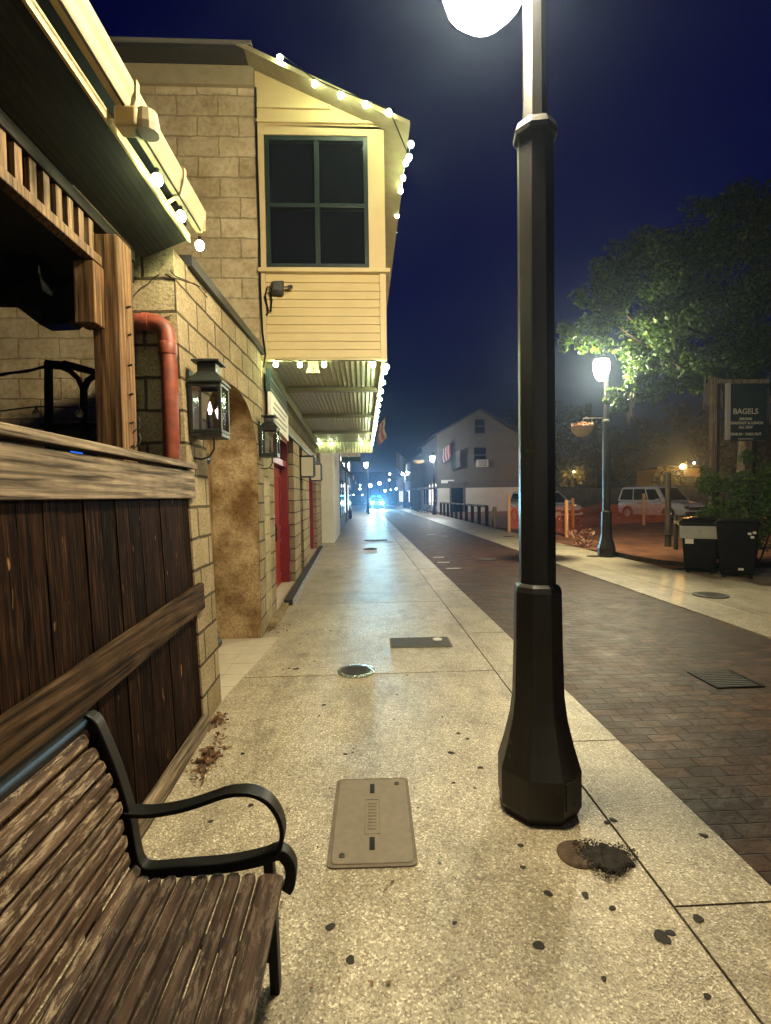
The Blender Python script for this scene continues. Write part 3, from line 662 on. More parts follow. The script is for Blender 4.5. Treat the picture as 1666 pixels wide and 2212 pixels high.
# overhang: ceiling, beams, bay
XB0, XB1, ZB, ZT, YE = XC, .305, 3.17, 5.86, 15.2
m = MB(); n = 78; pts = []; xs = [XB0-.3+(XB1-XB0+.3)*k/n for k in range(n+1)]
prof = [(x_, ZB+.055+.011*math.sin(k*math.pi/1.5)) for k, x_ in enumerate(xs)]
m.loft([[(x_, Y0+.02, z_) for x_, z_ in prof], [(x_, YE, z_) for x_, z_ in prof]], cap=False, closed=False); m.build('corrugated_ceiling', M['ceil_metal'], sb)
for yb in (7.75, 10.25, 12.85): MB().box(XB0-.25, XB1-.03, yb-.06, yb+.06, ZB-.02, ZB+.042).build('ceiling_beam', M['beam_paint'], sb, bevel=.006)
MB(LW).box(.0, .06, 6.3, 15.2, ZB-.13, ZB+.04).build('wall_plate', M['beam_paint'], sb)
MB().box(XB1-.06, XB1, Y0+.1, YE, ZB-.02, ZB+.2).build('edge_beam', M['cream_trim'], sb, bevel=.005)
ep = MB(); n = 60; pr_ = [(XB0-.2+(XB1-XB0+.2)*k/n, YE+.0+.012*math.sin(k*math.pi/1.5)) for k in range(n+1)]
ep.loft([[(x_, y_, ZB+.05) for x_, y_ in pr_], [(x_, y_, ZB-.30) for x_, y_ in pr_]], cap=False, closed=False); ep.build('end_drop_panel', M['ceil_metal'], sb)
YF = Y0-.0
SB0, SB1 = 3.17, 4.13
sd = MB(); nb = 10; hb = (SB1-SB0)/nb
for k in range(nb):
    z0 = SB0+k*hb
    sd.loft([[(XB0+.075, YF+.05, z0), (XB1-.075, YF+.05, z0), (XB1-.075, YF-.018, z0), (XB0+.075, YF-.018, z0)], [(XB0+.075, YF+.05, z0+hb-.002), (XB1-.075, YF+.05, z0+hb-.002), (XB1-.075, YF-.004, z0+hb-.002), (XB0+.075, YF-.004, z0+hb-.002)]])
sd.build('clapboard', M['cream'], sb)
cb = MB(); cb.box(XB0+.004, XB0+.073, YF-.03, YF+.02, SB0-.005, SB1); cb.box(XB1-.073, XB1, YF-.03, YF+.02, SB0-.005, SB1); cb.box(XB0, XB1, YF-.022, YF+.03, SB0-.03, SB0-.006); cb.build('corner_board', M['cream_trim'], sb, bevel=.003)
MB().box(XB0, XB1+.05, YF-.075, YF+.03, SB1+.002, SB1+.05).build('sill', M['cream_trim'], sb, bevel=.006)
WX0, WX1, WZ0, WZ1 = XB0+.085, XB1-.19, gy(690, 579, YF).z, gy(690, 294, YF).z
tb = MB(); z0 = SB1+.052
tb.box(XB0, WX0, YF-.02, YF+.03, z0, WZ1+.1); tb.box(WX1, XB1, YF-.02, YF+.03, z0, WZ1+.1); tb.box(WX0, WX1, YF-.018, YF+.03, z0, WZ0); tb.box(WX0, WX1, YF-.018, YF+.03, WZ1, WZ1+.1)
tb.build('window_surround', M['cream_trim'], sb)
ct = MB(); 
fbp = [gy(px, py, YF-.30) for px, py in ((605, 125), (840, 243))]
def roofz(x): return fbp[0].z-.05-(fbp[0].z-fbp[1].z)/(fbp[1].x-fbp[0].x)*.92*(x-fbp[0].x)
ct.loft([[(XB0, YF-.02, WZ1+.101), (XB1, YF-.02, WZ1+.101), (XB1, YF-.02, roofz(XB1)), (XB0, YF-.02, roofz(XB0))], [(XB0, YF+.03, WZ1+.101), (XB1, YF+.03, WZ1+.101), (XB1, YF+.03, roofz(XB1)), (XB0, YF+.03, roofz(XB0))]])
ct.box(XB0, XB1, YF-.05, YF-.022, WZ1+.12, WZ1+.15); ct.box(XB0, XB0+.85, YF-.045, YF-.022, WZ1+.28, WZ1+.33); ct.build('gable_board', M['cream'], sb)
MB().box(XB1-.04, XB1, YF+.031, YE, SB0, roofz(XB1)).build('bay_side_wall', M['cream'], sb)
rf = MB(); xa, xb = XB0-.15, XB1+.28
rf.loft([[(xa, YF-.26, roofz(xa)), (xb, YF-.26, roofz(xb)), (xb, YF-.26, roofz(xb)+.055), (xa, YF-.26, roofz(xa)+.055)], [(xa, YE, roofz(xa)), (xb, YE, roofz(xb)), (xb, YE, roofz(xb)+.055), (xa, YE, roofz(xa)+.055)]]); rf.build('bay_roof', M['beam_paint'], sb)
# bay window
wf = MB(); f = .05
wf.box(WX0, WX0+f, YF-.005, YF+.05, WZ0, WZ1); wf.box(WX1-f, WX1, YF-.005, YF+.05, WZ0, WZ1); wf.box(WX0+f, WX1-f, YF-.005, YF+.05, WZ0, WZ0+f); wf.box(WX0+f, WX1-f, YF-.005, YF+.05, WZ1-f, WZ1)
win = wf.build('bay_window', M['green_frame'], sb, bevel=.003)
xm, zm = (WX0+WX1)/2+.0, (WZ0+WZ1)/2-.03
mu = MB(); mu.box(xm-.028, xm+.028, YF+.001, YF+.045, WZ0+f, WZ1-f); mu.box(WX0+f, xm-.028, YF+.001, YF+.045, zm-.022, zm+.022); mu.box(xm+.028, WX1-f, YF+.001, YF+.045, zm-.022, zm+.022); mu.build('glazing_bar', M['green_frame'], win, bevel=.003)
MB().box(WX0+f, WX1-f, YF+.048, YF+.054, WZ0+f, WZ1-f).build('pane', M['dark_glass'], win)
# main eave
zf0, zf1 = gy(450, 189, Y0).z, gy(450, 147, Y0).z
de = ray(400, 103); YEV = (de*((zf1-CAMH)/de.z)).y
MB().box(-9, XC+.02, YEV, Y0+.5, zf1, zf1+.045).build('eave', M['cap_dark'], sb)
MB().box(-9, XC+.02, YEV-.02, Y0+.5, zf1+.047, zf1+.08).build('roof_edge', M['grey_wall'], sb)
MB().box(-9, XC-.01, Y0-.05, Y0-.002, zf0, zf1-.003).build('frieze_board', M['beam_paint'], sb)
# wall cable
cbl = MB().tube([(XC+.012, YF-.04, 6.2), (XC+.012, YF-.04, 5.4), (XC+.02, YF-.04, 4.6), (XC+.015, YF-.04, 4.0), (XC+.03, YF-.045, 3.45), (XC+.06, YF-.05, 3.2), (XC+.03, YF-.05, 3.05)], .011, 7).build('wall_cable', M['black_iron'], origin=(XC, YF, 3)); tag(cbl, 'black cable running down the corner between stone wall and cream bay', 'cable')

# security light on the bay
c = gy(604, 625, YF-.03); sl = thing('security_camera', c, 'dark metal floodlight with a short probe on the cream boards', 'floodlight'); WLOC[sl.name] = Vector()
MB().loft([[(-.075, .0, -.06), (.05, .0, -.075), (.05, .0, .06), (-.075, .0, .05)], [(-.085, -.05, -.07), (.06, -.06, -.085), (.06, -.06, .075), (-.085, -.05, .065)], [(-.06, -.12, -.05), (.045, -.12, -.06), (.045, -.12, .05), (-.06, -.12, .045)]]).build('housing', M['iron_grey'], sl, bevel=.012)
MB().tube([(.05, -.06, -.0), (.11, -.07, -.0)], .008, 6).build('arm', M['iron_grey'], sl)
MB().tube([(.105, -.07, -.0), (.16, -.075, -.0)], .02, 10).build('sensor', M['iron_grey'], sl, bevel=.005)
MB().tube([(-.075, -.02, -.02), (-.13, -.03, .02), (-.17, -.02, -.1), (-.13, -.02, -.24), (-.10, -.02, -.26), (-.085, -.02, -.12), (-.11, -.02, -.04), (-.16, -.02, -.06), (-.13, -.02, -.28), (-.16, -.015, -.3)], .009, 6).build('cable_loop', M['black_iron'], sl)
c = gy(677, 790, YF+.12); f2 = thing('flood_light', c, 'small pale double floodlight under the front edge of the overhang', 'spotlight'); WLOC[f2.name] = Vector()
MB().box(-.06, .06, -.03, .05, -.03, .05).build('box', M['cream_trim'], f2, bevel=.01)
for s_ in (-1, 1): MB().lathe([(.02, .0), (.045, -.05), (.05, -.08), (.04, -.083)], (s_*.035, -.02, -.02), 12).build('lamp_head', M['cream_trim'], f2)

# boards above the doors
sg = thing('wall_sign', LW((.04, 6.7, 2.6)), 'long sign board on the stone wall, dark panel above pale menu panels', 'sign')
def lslab(v0, v1, za, zb, zc, zd, u0=5.98, u1=7.55):
    return MB(LW).loft([[(v0, u0, za), (v1, u0, za), (v1, u0, zb), (v0, u0, zb)], [(v0, u1, zc), (v1, u1, zc), (v1, u1, zd), (v0, u1, zd)]])
lslab(.04, .09, 2.80, 3.06, 2.76, 3.0).build('dark_panel', M['sign_green'], sg)
pan = lslab(.06, .10, 2.44, 2.792, 2.38, 2.752).build('pale_panel', M['white_wall'], sg)
m = MB(LW)
for k, (a, b) in enumerate(((6.1, 7.3), (6.15, 7.4), (6.1, 7.2), (6.2, 7.35))): m.box(.1005, .1025, a, b, 2.48+k*.07, 2.505+k*.07)
m.build('menu_lines', M['grey_text'], pan)
m = MB(LW); m.box(.0905, .093, 6.05, 7.45, 2.835, 2.845); m.box(.0905, .093, 6.05, 7.45, 2.96, 2.97); m.build('border', M['sign_border'], sg)

# wall lanterns
def lantern(loc, s, label, lit=True):
    r = thing('wall_lantern', loc, label, 'lantern', 'gas lanterns on the stone wall'); WLOC[r.name] = Vector()
    w, h = .085*s, .30*s
    fr = MB(); b = .010*s
    for sx in (-1, 1):
        for sy in (-1, 1): fr.box(sx*w-b, sx*w+b, sy*w-b, sy*w+b, 0, h)
    for z_ in (0, h-2*b):
        for sgn in (-1, 1): fr.box(-w+b, w-b, sgn*w-b, sgn*w+b, z_, z_+2*b); fr.box(sgn*w-b, sgn*w+b, -w+b, w-b, z_, z_+2*b)
    fr.box(-w-b, w+b, -w-b, w+b, -.025*s, -.002)
    fr.build('frame', M['copper'], r, bevel=.003)
    MB().box(-w-.03*s, -w-.012*s, -w*.9, w*.9, -.02, h+.08*s).build('back_plate', M['copper'], r)
    g_ = MB()
    for sgn in (-1, 1): g_.box(-w+b, w-b, sgn*w-.002, sgn*w+.002, 2*b, h-2*b); g_.box(sgn*w-.002, sgn*w+.002, -w+b, w-b, 2*b, h-2*b)
    g_.build('glass', M['lantern_glass'], r)
    sq = lambda q, z_: [(-q, -q, z_), (q, -q, z_), (q, q, z_), (-q, q, z_)]
    rfm = MB().loft([sq(w*1.22, h), sq(w*1.22, h+.012*s), sq(w*.66, h+.075*s), sq(w*.66, h+.13*s)]); rfm.loft([sq(w*.98, h+.131*s), sq(w*.98, h+.143*s), sq(w*.5, h+.158*s)])
    rfm.build('roof', M['copper'], r, bevel=.003)
    MB().tube([(0, 0, -.02), (0, 0, .06*s), (0, 0, .12*s)], [.008*s, .016*s, .008*s], 8).build('burner', M['iron_grey'], r)
    MB().tube([(.02*s, 0, -.02*s), (.02*s, 0, -.09*s), (-.01*s, 0, -.14*s), (-.06*s, 0, -.155*s), (-w-.03*s, 0, -.145*s)], .006*s, 7).build('gas_pipe', M['black_iron'], r)
    MB().tube([(0, 0, .12*s), (0, 0, .15*s), (0, 0, .20*s)], [.006*s, .014*s, .002*s], 8).build('flame', M['flame'] if lit else M['bulb_clear'], r)
    MB().ball((w+b+.006, -w*.2, h*.45), .009*s, 8, 5).build('catch', M['iron_grey'], r)
    return r
p = LP((.125, 3.58, 2.0)); lantern(p, 1.12, 'large square gas lantern with a burning flame on the pier before the arch')
point('lantern_light', (p.x, p.y, p.z+.19), .5, (1, .7, .5), .02)
p = LP((.115, 5.74, 2.03)); lantern(p, .98, 'smaller square gas lantern between the arch and the red door', False)
for k, (u_, lb) in enumerate(((10.33, 'nearer box shaped wall light with pale panels beyond the red doors'), (12.75, 'farther box shaped wall light with pale panels beyond the red doors'))):
    p = LW((.14, u_, 1.98)); r = thing('box_wall_light', p, lb, 'wall light', 'box wall lights'); WLOC[r.name] = Vector()
    m = MB()
    for sx in (-1, 1):
        for sy in (-1, 1): m.box(sx*.13-.012, sx*.13+.012, sy*.13-.012, sy*.13+.012, 0, .38)
    m.box(-.15, .15, -.15, .15, .381, .41); m.box(-.14, .14, -.14, .14, -.025, -.001); m.build('frame', M['copper'], r)
    MB().box(-.115, .115, -.128, .128, .005, .375).build('panel', M['panel_on'], r)

# ---------------------------------------------------------------- string lights
BULBCOL = (.82, 1.0, .45)
def string(name, pts, bulbs, label, power, r=.022, sag=0.0, cat='string lights', lit=True):
    o = thing(name, pts[0], label, cat)
    MB().tube(pts, .006, 6).build('cable', M['black_iron'], o)
    for b in bulbs:
        b = Vector(b); MB().tube([b+Vector((0, 0, .055)), b+Vector((0, 0, .018))], .011, 8).build('socket', M['black_plastic'], o)
        MB().ball(b, r, 10, 7, (1, 1, 1.15)).build('bulb', M['bulb'] if lit else M['bulb_clear'], o, smooth=True)
        if lit and power: point('bulb_light', b, power, BULBCOL, r)
    return o
# gutter of the porch
bl = [(-1.005, gy(px, py, 1).x and yv, 3.15) for px, py, yv in ((350, 403, 2.62), (398, 482, 2.95), (437, 541, 3.28))]
string('string_lights', [(-1.005, 0, 3.255), (-1.005, 1.2, 3.25), (-1.005, 2.62, 3.255), (-1.005, 2.95, 3.255), (-1.005, 3.30, 3.255)], [(-1.005, .55, 3.20)]+bl, 'string of bulbs hung under the porch gutter', .7, .027)
# bay gable then along the outer eave
fb = [gy(px, py, YF-.30) for px, py in ((605, 125), (680, 181), (736, 206), (790, 226), (840, 243))]
xo = .565; eb_ = []
for px, py in ((888, 312), (884, 340), (877, 352), (871, 385), (866, 412), (858, 465), (853, 500), (848, 524), (845, 545)):
    d = ray(px, py); s_ = (xo-0)/d.x; eb_.append(CAM+d*s_)
first = Vector((xo, YF-.25, eb_[0].z+.02))
up = Vector((0, 0, .05))
string('string_lights', [p_+up for p_ in fb]+[first+up]+[p_+up for p_ in eb_], fb+eb_, 'string of bulbs along the sloping edge of the bay roof', .8, .03)
# bottom of the bay and its street edge
bb = [gy(px, py, YF-.02)+Vector((0, 0, -.01)) for px, py in ((596, 785), (648, 786), (700, 786), (806, 786), (836, 791))]
nb_ = 16; sb_ = [Vector((XB1-.01+.0*k, YF+.35+(YE-YF-.5)*k/(nb_-1), ZB-.075)) for k in range(nb_)]
string('string_lights', [p_+up for p_ in bb]+[p_+up for p_ in sb_], bb+sb_, 'bright string of bulbs around the lower edge of the overhang', 1.1, .028)
eb2 = [gy(px, py, YE-.12) for px, py in ((692, 957), (718, 958), (782, 957))]
string('string_lights', [p_+up for p_ in eb2], eb2, 'short string of three bulbs at the far end of the overhang', 1.0, .026)
# unlit patio string
pb = [gy(px, py, 4.2) for px, py in ((79, 893), (172, 894), (254, 887))]
string('patio_string_lights', [gy(-60, 880, 4.2), gy(0, 888, 4.2), pb[0]+up*1.1, pb[1]+up, pb[2]+up, gy(300, 860, 4.2)], pb, 'unlit clear bulbs on a wire across the patio behind the fence', 0, .03, lit=False)

# ---------------------------------------------------------------- patio behind the fence
ir = thing('iron_trellis', gy(110, 955, 4.6), 'black arched iron frame on the patio behind the fence', 'trellis')
def ip(px, py): return gy(px, py, 4.6)
m = MB(); m.strap([ip(107, 1000), ip(105, 783)], .05, .05, (0, 1, 0)); m.strap([ip(182, 1000), ip(181, 830)], .04, .045, (0, 1, 0)); m.strap([ip(100, 785), ip(150, 790), ip(200, 803), ip(250, 820)], .05, .055, (0, 1, 0)); m.build('frame_bar', M['black_iron'], ir)
m = MB(); m.strap([ip(110, 791), ip(130, 793), ip(152, 802), ip(170, 818), ip(180, 840)], .04, .04, (0, 1, 0)); m.strap([ip(182, 840), ip(190, 822), ip(205, 812), ip(240, 808)], .04, .04, (0, 1, 0)); m.build('arch_bar', M['black_iron'], ir)
cbn = thing('fire_surround', gy(180, 955, 4.8), 'black cabinet with a moulded top behind the fence', 'cabinet')
a, b = gy(103, 915, 4.8), gy(330, 985, 4.8)
MB().box(a.x, b.x, 4.8, 5.2, 0, a.z-.05).build('body', M['ceil_dark'], cbn); MB().box(a.x-.05, b.x, 4.75, 5.2, a.z-.048, a.z).build('moulding', M['black_iron'], cbn, bevel=.01)
sc = thing('screen', gy(190, 965, 4.45), 'glowing blue screen showing just above the fence cap', 'screen')
a, b = gy(150, 945, 4.45), gy(236, 1010, 4.45)
MB().box(a.x, b.x, 4.45, 4.49, b.z, a.z).build('casing', M['black_plastic'], sc)
for px0, px1 in ((152, 180), (212, 235)):
    a, b = gy(px0, 951, 4.448), gy(px1, 1005, 4.448); MB().box(a.x, b.x, 4.444, 4.448, b.z, a.z).build('display', M['screen_on'], sc)
wr = thing('hanging_wreath', gy(112, 650, 3.05), 'dark tangled wreath hanging under the porch roof edge', 'wreath')
m = MB(); rng = random.Random(8)
for k in range(26):
    c = gy(112, 640, 3.05); a0 = rng.uniform(0, 6.28); pa = [c+Vector((.11*math.cos(a0+q*.5)*rng.uniform(.8, 1.1), rng.uniform(-.03, .03), .075*math.sin(a0+q*.5)*rng.uniform(.8, 1.1))) for q in range(6)]
    m.tube(pa, .004, 5)
m.build('twig_ring', M['black_iron'], wr)
cw = thing('overhead_cable', gy(0, 800, 4.4), 'bundle of dark cables strung across the patio wall', 'cable')
m = MB(); m.tube([gy(-40, 815, 4.55), gy(20, 806, 4.55), gy(60, 802, 4.55), gy(105, 789, 4.55)], .012, 6); m.tube([gy(0, 812, 4.55), gy(55, 800, 4.55), gy(105, 793, 4.55), gy(140, 780, 4.55), gy(200, 797, 4.55), gy(240, 812, 4.55)], .008, 6); m.build('cable', M['black_iron'], cw)

# ================================================================== bench
bn = thing('park_bench', (-.55, .7, 0), 'black iron park bench with peeling wooden slats in the near left corner', 'bench')
YB = 1.555
bk = [(197, 1585), (217, 1614), (232, 1642), (246, 1670), (258, 1700), (268, 1730), (275, 1763), (282, 1796), (289, 1829), (304, 1862)]
st_ = [(330, 1868), (357, 1868), (387, 1867), (418, 1866), (450, 1864), (484, 1862), (517, 1861), (550, 1860), (584, 1859)]
prof_b = [gy(px, py, YB) for px, py in bk]; prof_s = [gy(px, py, YB) for px, py in st_]
YE0, YE1 = -.35, 1.53
rng = random.Random(12)
def slat(c, d, w, mat, y1, t=.022):
    n = Vector((-d.z, 0, d.x)); m = MB(); loops = []
    for y_, sc_ in ((YE0, 1), (.3, 1), (.9, 1), (y1-.012, 1), (y1, .7)):
        wob = rng.uniform(-.0015, .0015); loops.append([Vector((c.x, y_, c.z))+d*(a*w/2*sc_+wob)+n*b*t*sc_ for a, b in ((-1, -.5), (1, -.5), (1, .3), (.75, .5), (-.75, .5), (-1, .3))])
    m.loft(loops); return m.build('slat', mat, bn)
allp = prof_b+prof_s
for i, c in enumerate(allp):
    d = (allp[min(i+1, len(allp)-1)]-allp[max(i-1, 0)]); d.y = 0; d.normalize()
    sp = ((allp[min(i+1, len(allp)-1)]-allp[max(i-1, 0)]).length)/(2 if 0 < i < len(allp)-1 else 1)
    last = i == len(allp)-1
    w = min(sp*.80, .042) if not last else .075
    cc = c.copy()
    if last: cc = c+d*.014
    slat(cc, d, w, M['slat_wood'] if i < 10 else M['seat_wood'], YE1-rng.uniform(0, .02)-(.03 if i >= 10 else 0))
top = gy(200, 1548, YB+.03)
MB().tube([(top.x-.01, YE0, top.z-.005), (top.x-.01, YB+.03, top.z-.005)], .024, 12).build('top_rail', M['black_iron'], bn, smooth=True)
MB().bar((top.x-.02, YE0, top.z-.055), (top.x-.02, YB, top.z-.055), .012, .06).build('back_strap', M['black_iron'], bn)
def endframe(yf):
    D = lambda px, py: (lambda q: Vector((q.x, yf, q.z)))(gy(px, py, YB+.03))
    m = MB()
    m.strap([D(196, 1540), D(212, 1550), D(228, 1582), D(252, 1640), D(272, 1700), D(287, 1760), D(296, 1815), D(306, 1850), D(330, 1866), D(400, 1861), D(500, 1852), D(570, 1838), D(605, 1826), D(622, 1836), D(632, 1858), D(630, 1890), D(622, 1905)], .045, .034, smooth=4)
    m.strap([D(222, 1568), D(214, 1640), D(216, 1800), D(212, 1980), D(196, 2180)], .045, .03, smooth=4)
    m.strap([D(585, 1845), D(592, 1960), D(600, 2130)], .045, .03)
    m.strap([D(205, 2050), D(400, 2010), D(596, 2050)], .04, .02)
    fr = m.build('end_frame', M['black_iron'], bn, bevel=.004)
    a = MB().strap([D(280, 1738), D(300, 1741), D(340, 1741), D(400, 1731), D(450, 1716), D(490, 1702), D(520, 1697), D(552, 1699), D(582, 1714), D(604, 1742), D(614, 1775), D(611, 1806), D(600, 1828)], .055, .014, smooth=5)
    a.build('arm_rest', M['black_iron'], fr, bevel=.003)
endframe(YB+.005); endframe(-.28)

# ================================================================== street lamps
def street_lamp(loc, label, arm=True, s=1.0, top=4.26, off=-.12, gr=1.0):
    r = thing('street_lamp', loc, label, 'street lamp', 'street lamps'); WLOC[r.name] = Vector(); r.scale = (s, s, s)
    rot = R(14)
    def oc(prof, name, par=r, b=.004): return MB().lathe(prof, (0, 0, 0), 8, rot).build(name, M['lamp_paint'], par, bevel=b)
    oc([(.186, 0), (.205, .045), (.205, .215), (.172, .325), (.142, .45), (.128, .56), (.121, .80), (.117, 1.06), (.117, 1.075), (.11, 1.10), (.092, 1.115)], 'base')
    for an_, w_ in ((R(14+22.5-90), .062),):
        e1 = Vector((math.cos(an_), math.sin(an_), 0)); e2 = Vector((-e1.y, e1.x, 0)); q_ = e1*.1895
        MB().loft([[q_+e2*a_+Vector((0, 0, z_))+e1*d_ for a_, z_ in ((-w_, .075), (w_, .075), (w_, .205), (-w_, .205))] for d_ in (-.01, .006)]).build('access_door', M['lamp_paint'], r, bevel=.003)
        for zz in (.09, .19): MB().loft([[q_+e1*d_+e2*(.006*math.cos(t_))+Vector((0, 0, zz+.006*math.sin(t_))) for t_ in [k_*math.pi/4 for k_ in range(8)]] for d_ in (.004, .010)]).build('bolt', M['iron_grey'], r)
    oc([(.090, 1.10), (.087, 3.22), (.087, 3.25)], 'shaft')
    oc([(.105, 3.251), (.108, 3.275), (.095, 3.31), (.06, 3.33)], 'collar')
    oc([(.058, 3.32), (.050, top+.62), (.064, top+.66), (.03, top+.72)], 'upper_shaft', b=0)
    MB().tube([(0, 0, top+.60), (off*.1, 0, top+.74), (off*.4, 0, top+.80), (off*.8, 0, top+.77), (off, 0, top+.68), (off, 0, top+.60)], .022, 10).build('crook', M['lamp_paint'], r, smooth=True)
    MB().lathe([(.03, top+.62), (.10, top+.60), (.19, top+.52), (.20, top+.49), (.16, top+.485)], (off, 0, 0), 18).build('lantern_cap', M['lamp_paint'], r, smooth=True)
    MB().lathe([(.165, top+.484), (.185*gr, top+.40), (.175*gr, top+.24), (.14*gr, top+.10), (.08*gr, top+.02), (.02, top)], (off, 0, 0), 20).build('globe', M['lamp_glow'], r, smooth=True)
    if arm:
        MB().tube([(-.05, 0, 3.36), (-.30, 0, 3.36), (-.58, 0, 3.36), (-.60, 0, 3.31)], .012, 8).build('arm', M['lamp_paint'], r)
        MB().tube([(-.05, 0, 3.14), (-.18, 0, 3.17), (-.30, 0, 3.26), (-.36, 0, 3.35)], .009, 8).build('scroll', M['lamp_paint'], r)
    return r
L1 = Vector((.853, 2.44, 0))
street_lamp(L1, 'dark eight sided street lamp post with a flared base in the near foreground', arm=False, top=3.80, off=-.24, gr=1.3)  # head lowered and offset, globe enlarged: shaped to stand in for lens glare
c2_ = gz(1319, 1204.6); L2 = Vector((c2_.x, c2_.y+.2, 0))
street_lamp(L2, 'street lamp beside the dirt bed, its lit head among the tree leaves')
c3_ = gz(939, 1111.6); L3 = Vector((c3_.x, c3_.y, 0)); street_lamp(L3, 'street lamp at the end of the post and rail fence by the gabled building', arm=False)
L4 = Vector((.46, 48.0, 0)); street_lamp(L4, 'street lamp on the far left pavement near the parked car lights', arm=False)
L5 = Vector((5.4, 66, 0)); street_lamp(L5, 'far street lamp on the right beside the pale shop fronts', arm=False)
for L, P_, cl, hz_, of_ in ((L1, 700, LAMPCOL, 4.08, -.24), (L2, 2300, (1, .91, .58), 4.5, -.12), (L3, 1200, (.95, 1, .95), 4.5, -.12), (L4, 900, (.75, .9, 1), 4.5, -.12), (L5, 1000, (.8, .93, 1), 4.5, -.12)):
    point('street_lamp_light', L+Vector((of_, 0, hz_)), P_, cl, .15)
# another lamp of the row stands behind the photographer
street_lamp(Vector((5.9, -15.0, 0)), 'street lamp across the road behind the viewer', arm=False)
point('street_lamp_light', (5.78, -15.0, 4.5), 1100, LAMPCOL, .16)

# hanging basket under lamp 2's arm
def basket(top, r0, label, flowers='leaf_dry', n=120, lining='coir'):
    o = thing('hanging_basket', top, label, 'hanging basket'); WLOC[o.name] = Vector()
    MB().lathe([(.02, -.40), (r0*.5, -.37), (r0*.85, -.27), (r0, -.16), (r0*.95, -.15)], (0, 0, 0), 18).build('liner', M[lining], o)
    m = MB()
    for k in range(3):
        a = 2.1*k+.4; m.tube([(0, 0, 0), (r0*.98*math.cos(a), r0*.98*math.sin(a), -.15)], .004, 5)
    m.tube([(r0*1.01*math.cos(q*.349), r0*1.01*math.sin(q*.349), -.155) for q in range(19)], .007, 5); m.build('chain', M['black_iron'], o)
    m = MB(); rng = random.Random(3)
    for k in range(n):
        a = rng.uniform(0, 6.28); q = r0*rng.random()**.5; leaf(m, Vector((q*math.cos(a), q*math.sin(a), -.16+rng.uniform(0, .10))), .06, rng)
    m.build('plant', M[flowers], o)
basket(L2+Vector((-.60, 0, 3.31)), .27, 'half round coir lined hanging basket on the arm of the second street lamp')

# ================================================================== right side: post and rail fence
prf = thing('rail_fence', (6.1, 32, 0), 'low dark post and rail fence along the far right pavement', 'fence')
p0, p1 = gz(1052, 1136), gz(953, 1112)
n = 10
for k in range(n):
    f_ = k/(n-1); x_, y_ = p0.x+(p1.x-p0.x)*f_, p0.y+(p1.y-p0.y)*f_
    MB().lathe([(.095, -.05), (.095, .98), (.06, 1.02)], (x_, y_, 0), 10).build('post', M['dark_post'], prf)
MB().tube([(p0.x, p0.y, .98), (p1.x, p1.y, .98)], .06, 8).build('rail', M['weath_post'], prf)
x_ = gz(1066, 1140); pw = thing('wooden_post', (x_.x, x_.y, 0), 'short leaning log post at the near end of the rail fence', 'post'); WLOC[pw.name] = Vector()
MB().lathe([(.10, 0), (.11, .5), (.10, .95), (.06, .99)], (0, 0, 0), 9).build('log', M['weath_post'], pw); pw.rotation_euler = (0, R(4), 0)

# gable building
GY = 45.5
gb = thing('gabled_building', (10, GY, 0), 'grey gabled building with an air conditioner and a pale lower wall', 'building')
gx0, gx1 = gy(946, 1060, GY).x, 14.2
pk = gy(1036, 886, GY)
ez = pk.z-(pk.x-gx0)*.56
m = MB(); base_z = gy(1060, 1053, GY).z
out = [(gx0, base_z), (gx1, base_z), (gx1, ez), (pk.x, pk.z), (gx0, ez)]
m.loft([[(x_, GY, z_) for x_, z_ in out], [(x_, GY+12, z_) for x_, z_ in out]]); m.build('upper_wall', M['grey_wall'], gb)
dx0, dx1 = gy(975, 1080, GY).x, gy(1001, 1080, GY).x; dz = gy(990, 1045, GY).z
m = MB(); m.box(gx0-.02, dx0-.15, GY-.02, GY+.4, 0, base_z-.001); m.box(dx1+.2, gx1+.02, GY-.05, GY+.4, 0, base_z-.001); m.box(gx0, gx1, GY+.4, GY+12, 0, base_z-.002); m.build('lower_wall', M['pale_wall'], gb)
m = MB(); m.box(dx0-.15, dx0, GY-.1, GY+.3, 0, dz); m.box(dx1, dx1+.2, GY-.1, GY+.3, 0, dz); m.box(dx0-.3, dx1+.35, GY-.16, GY+.3, dz+.002, dz+.25); fr_ = m.build('door_frame', M['dark_wall'], gb)
d_ = MB().box(dx0, dx1, GY+.1, GY+.15, 0, dz).build('door', M['dark_glass'], gb)
a, b = gy(953, 1037, GY), gy(981, 1043.5, GY); MB().box(a.x, b.x, GY-.06, GY-.003, b.z, a.z).build('sign_plate', M['paper'], gb)
m = MB()
for s_, x_ in ((-1, gx0-.35), (1, gx1+.35)):
    zl = pk.z-abs(x_-pk.x)*.56
    lo = [(x_, GY-.3, zl), (x_, GY+12.2, zl), (x_, GY+12.2, zl+.16), (x_, GY-.3, zl+.16)]; hi = [(pk.x, GY-.3, pk.z), (pk.x, GY+12.2, pk.z), (pk.x, GY+12.2, pk.z+.16), (pk.x, GY-.3, pk.z+.16)]
    m.loft([lo, hi])
m.build('roof', M['roof'], gb)
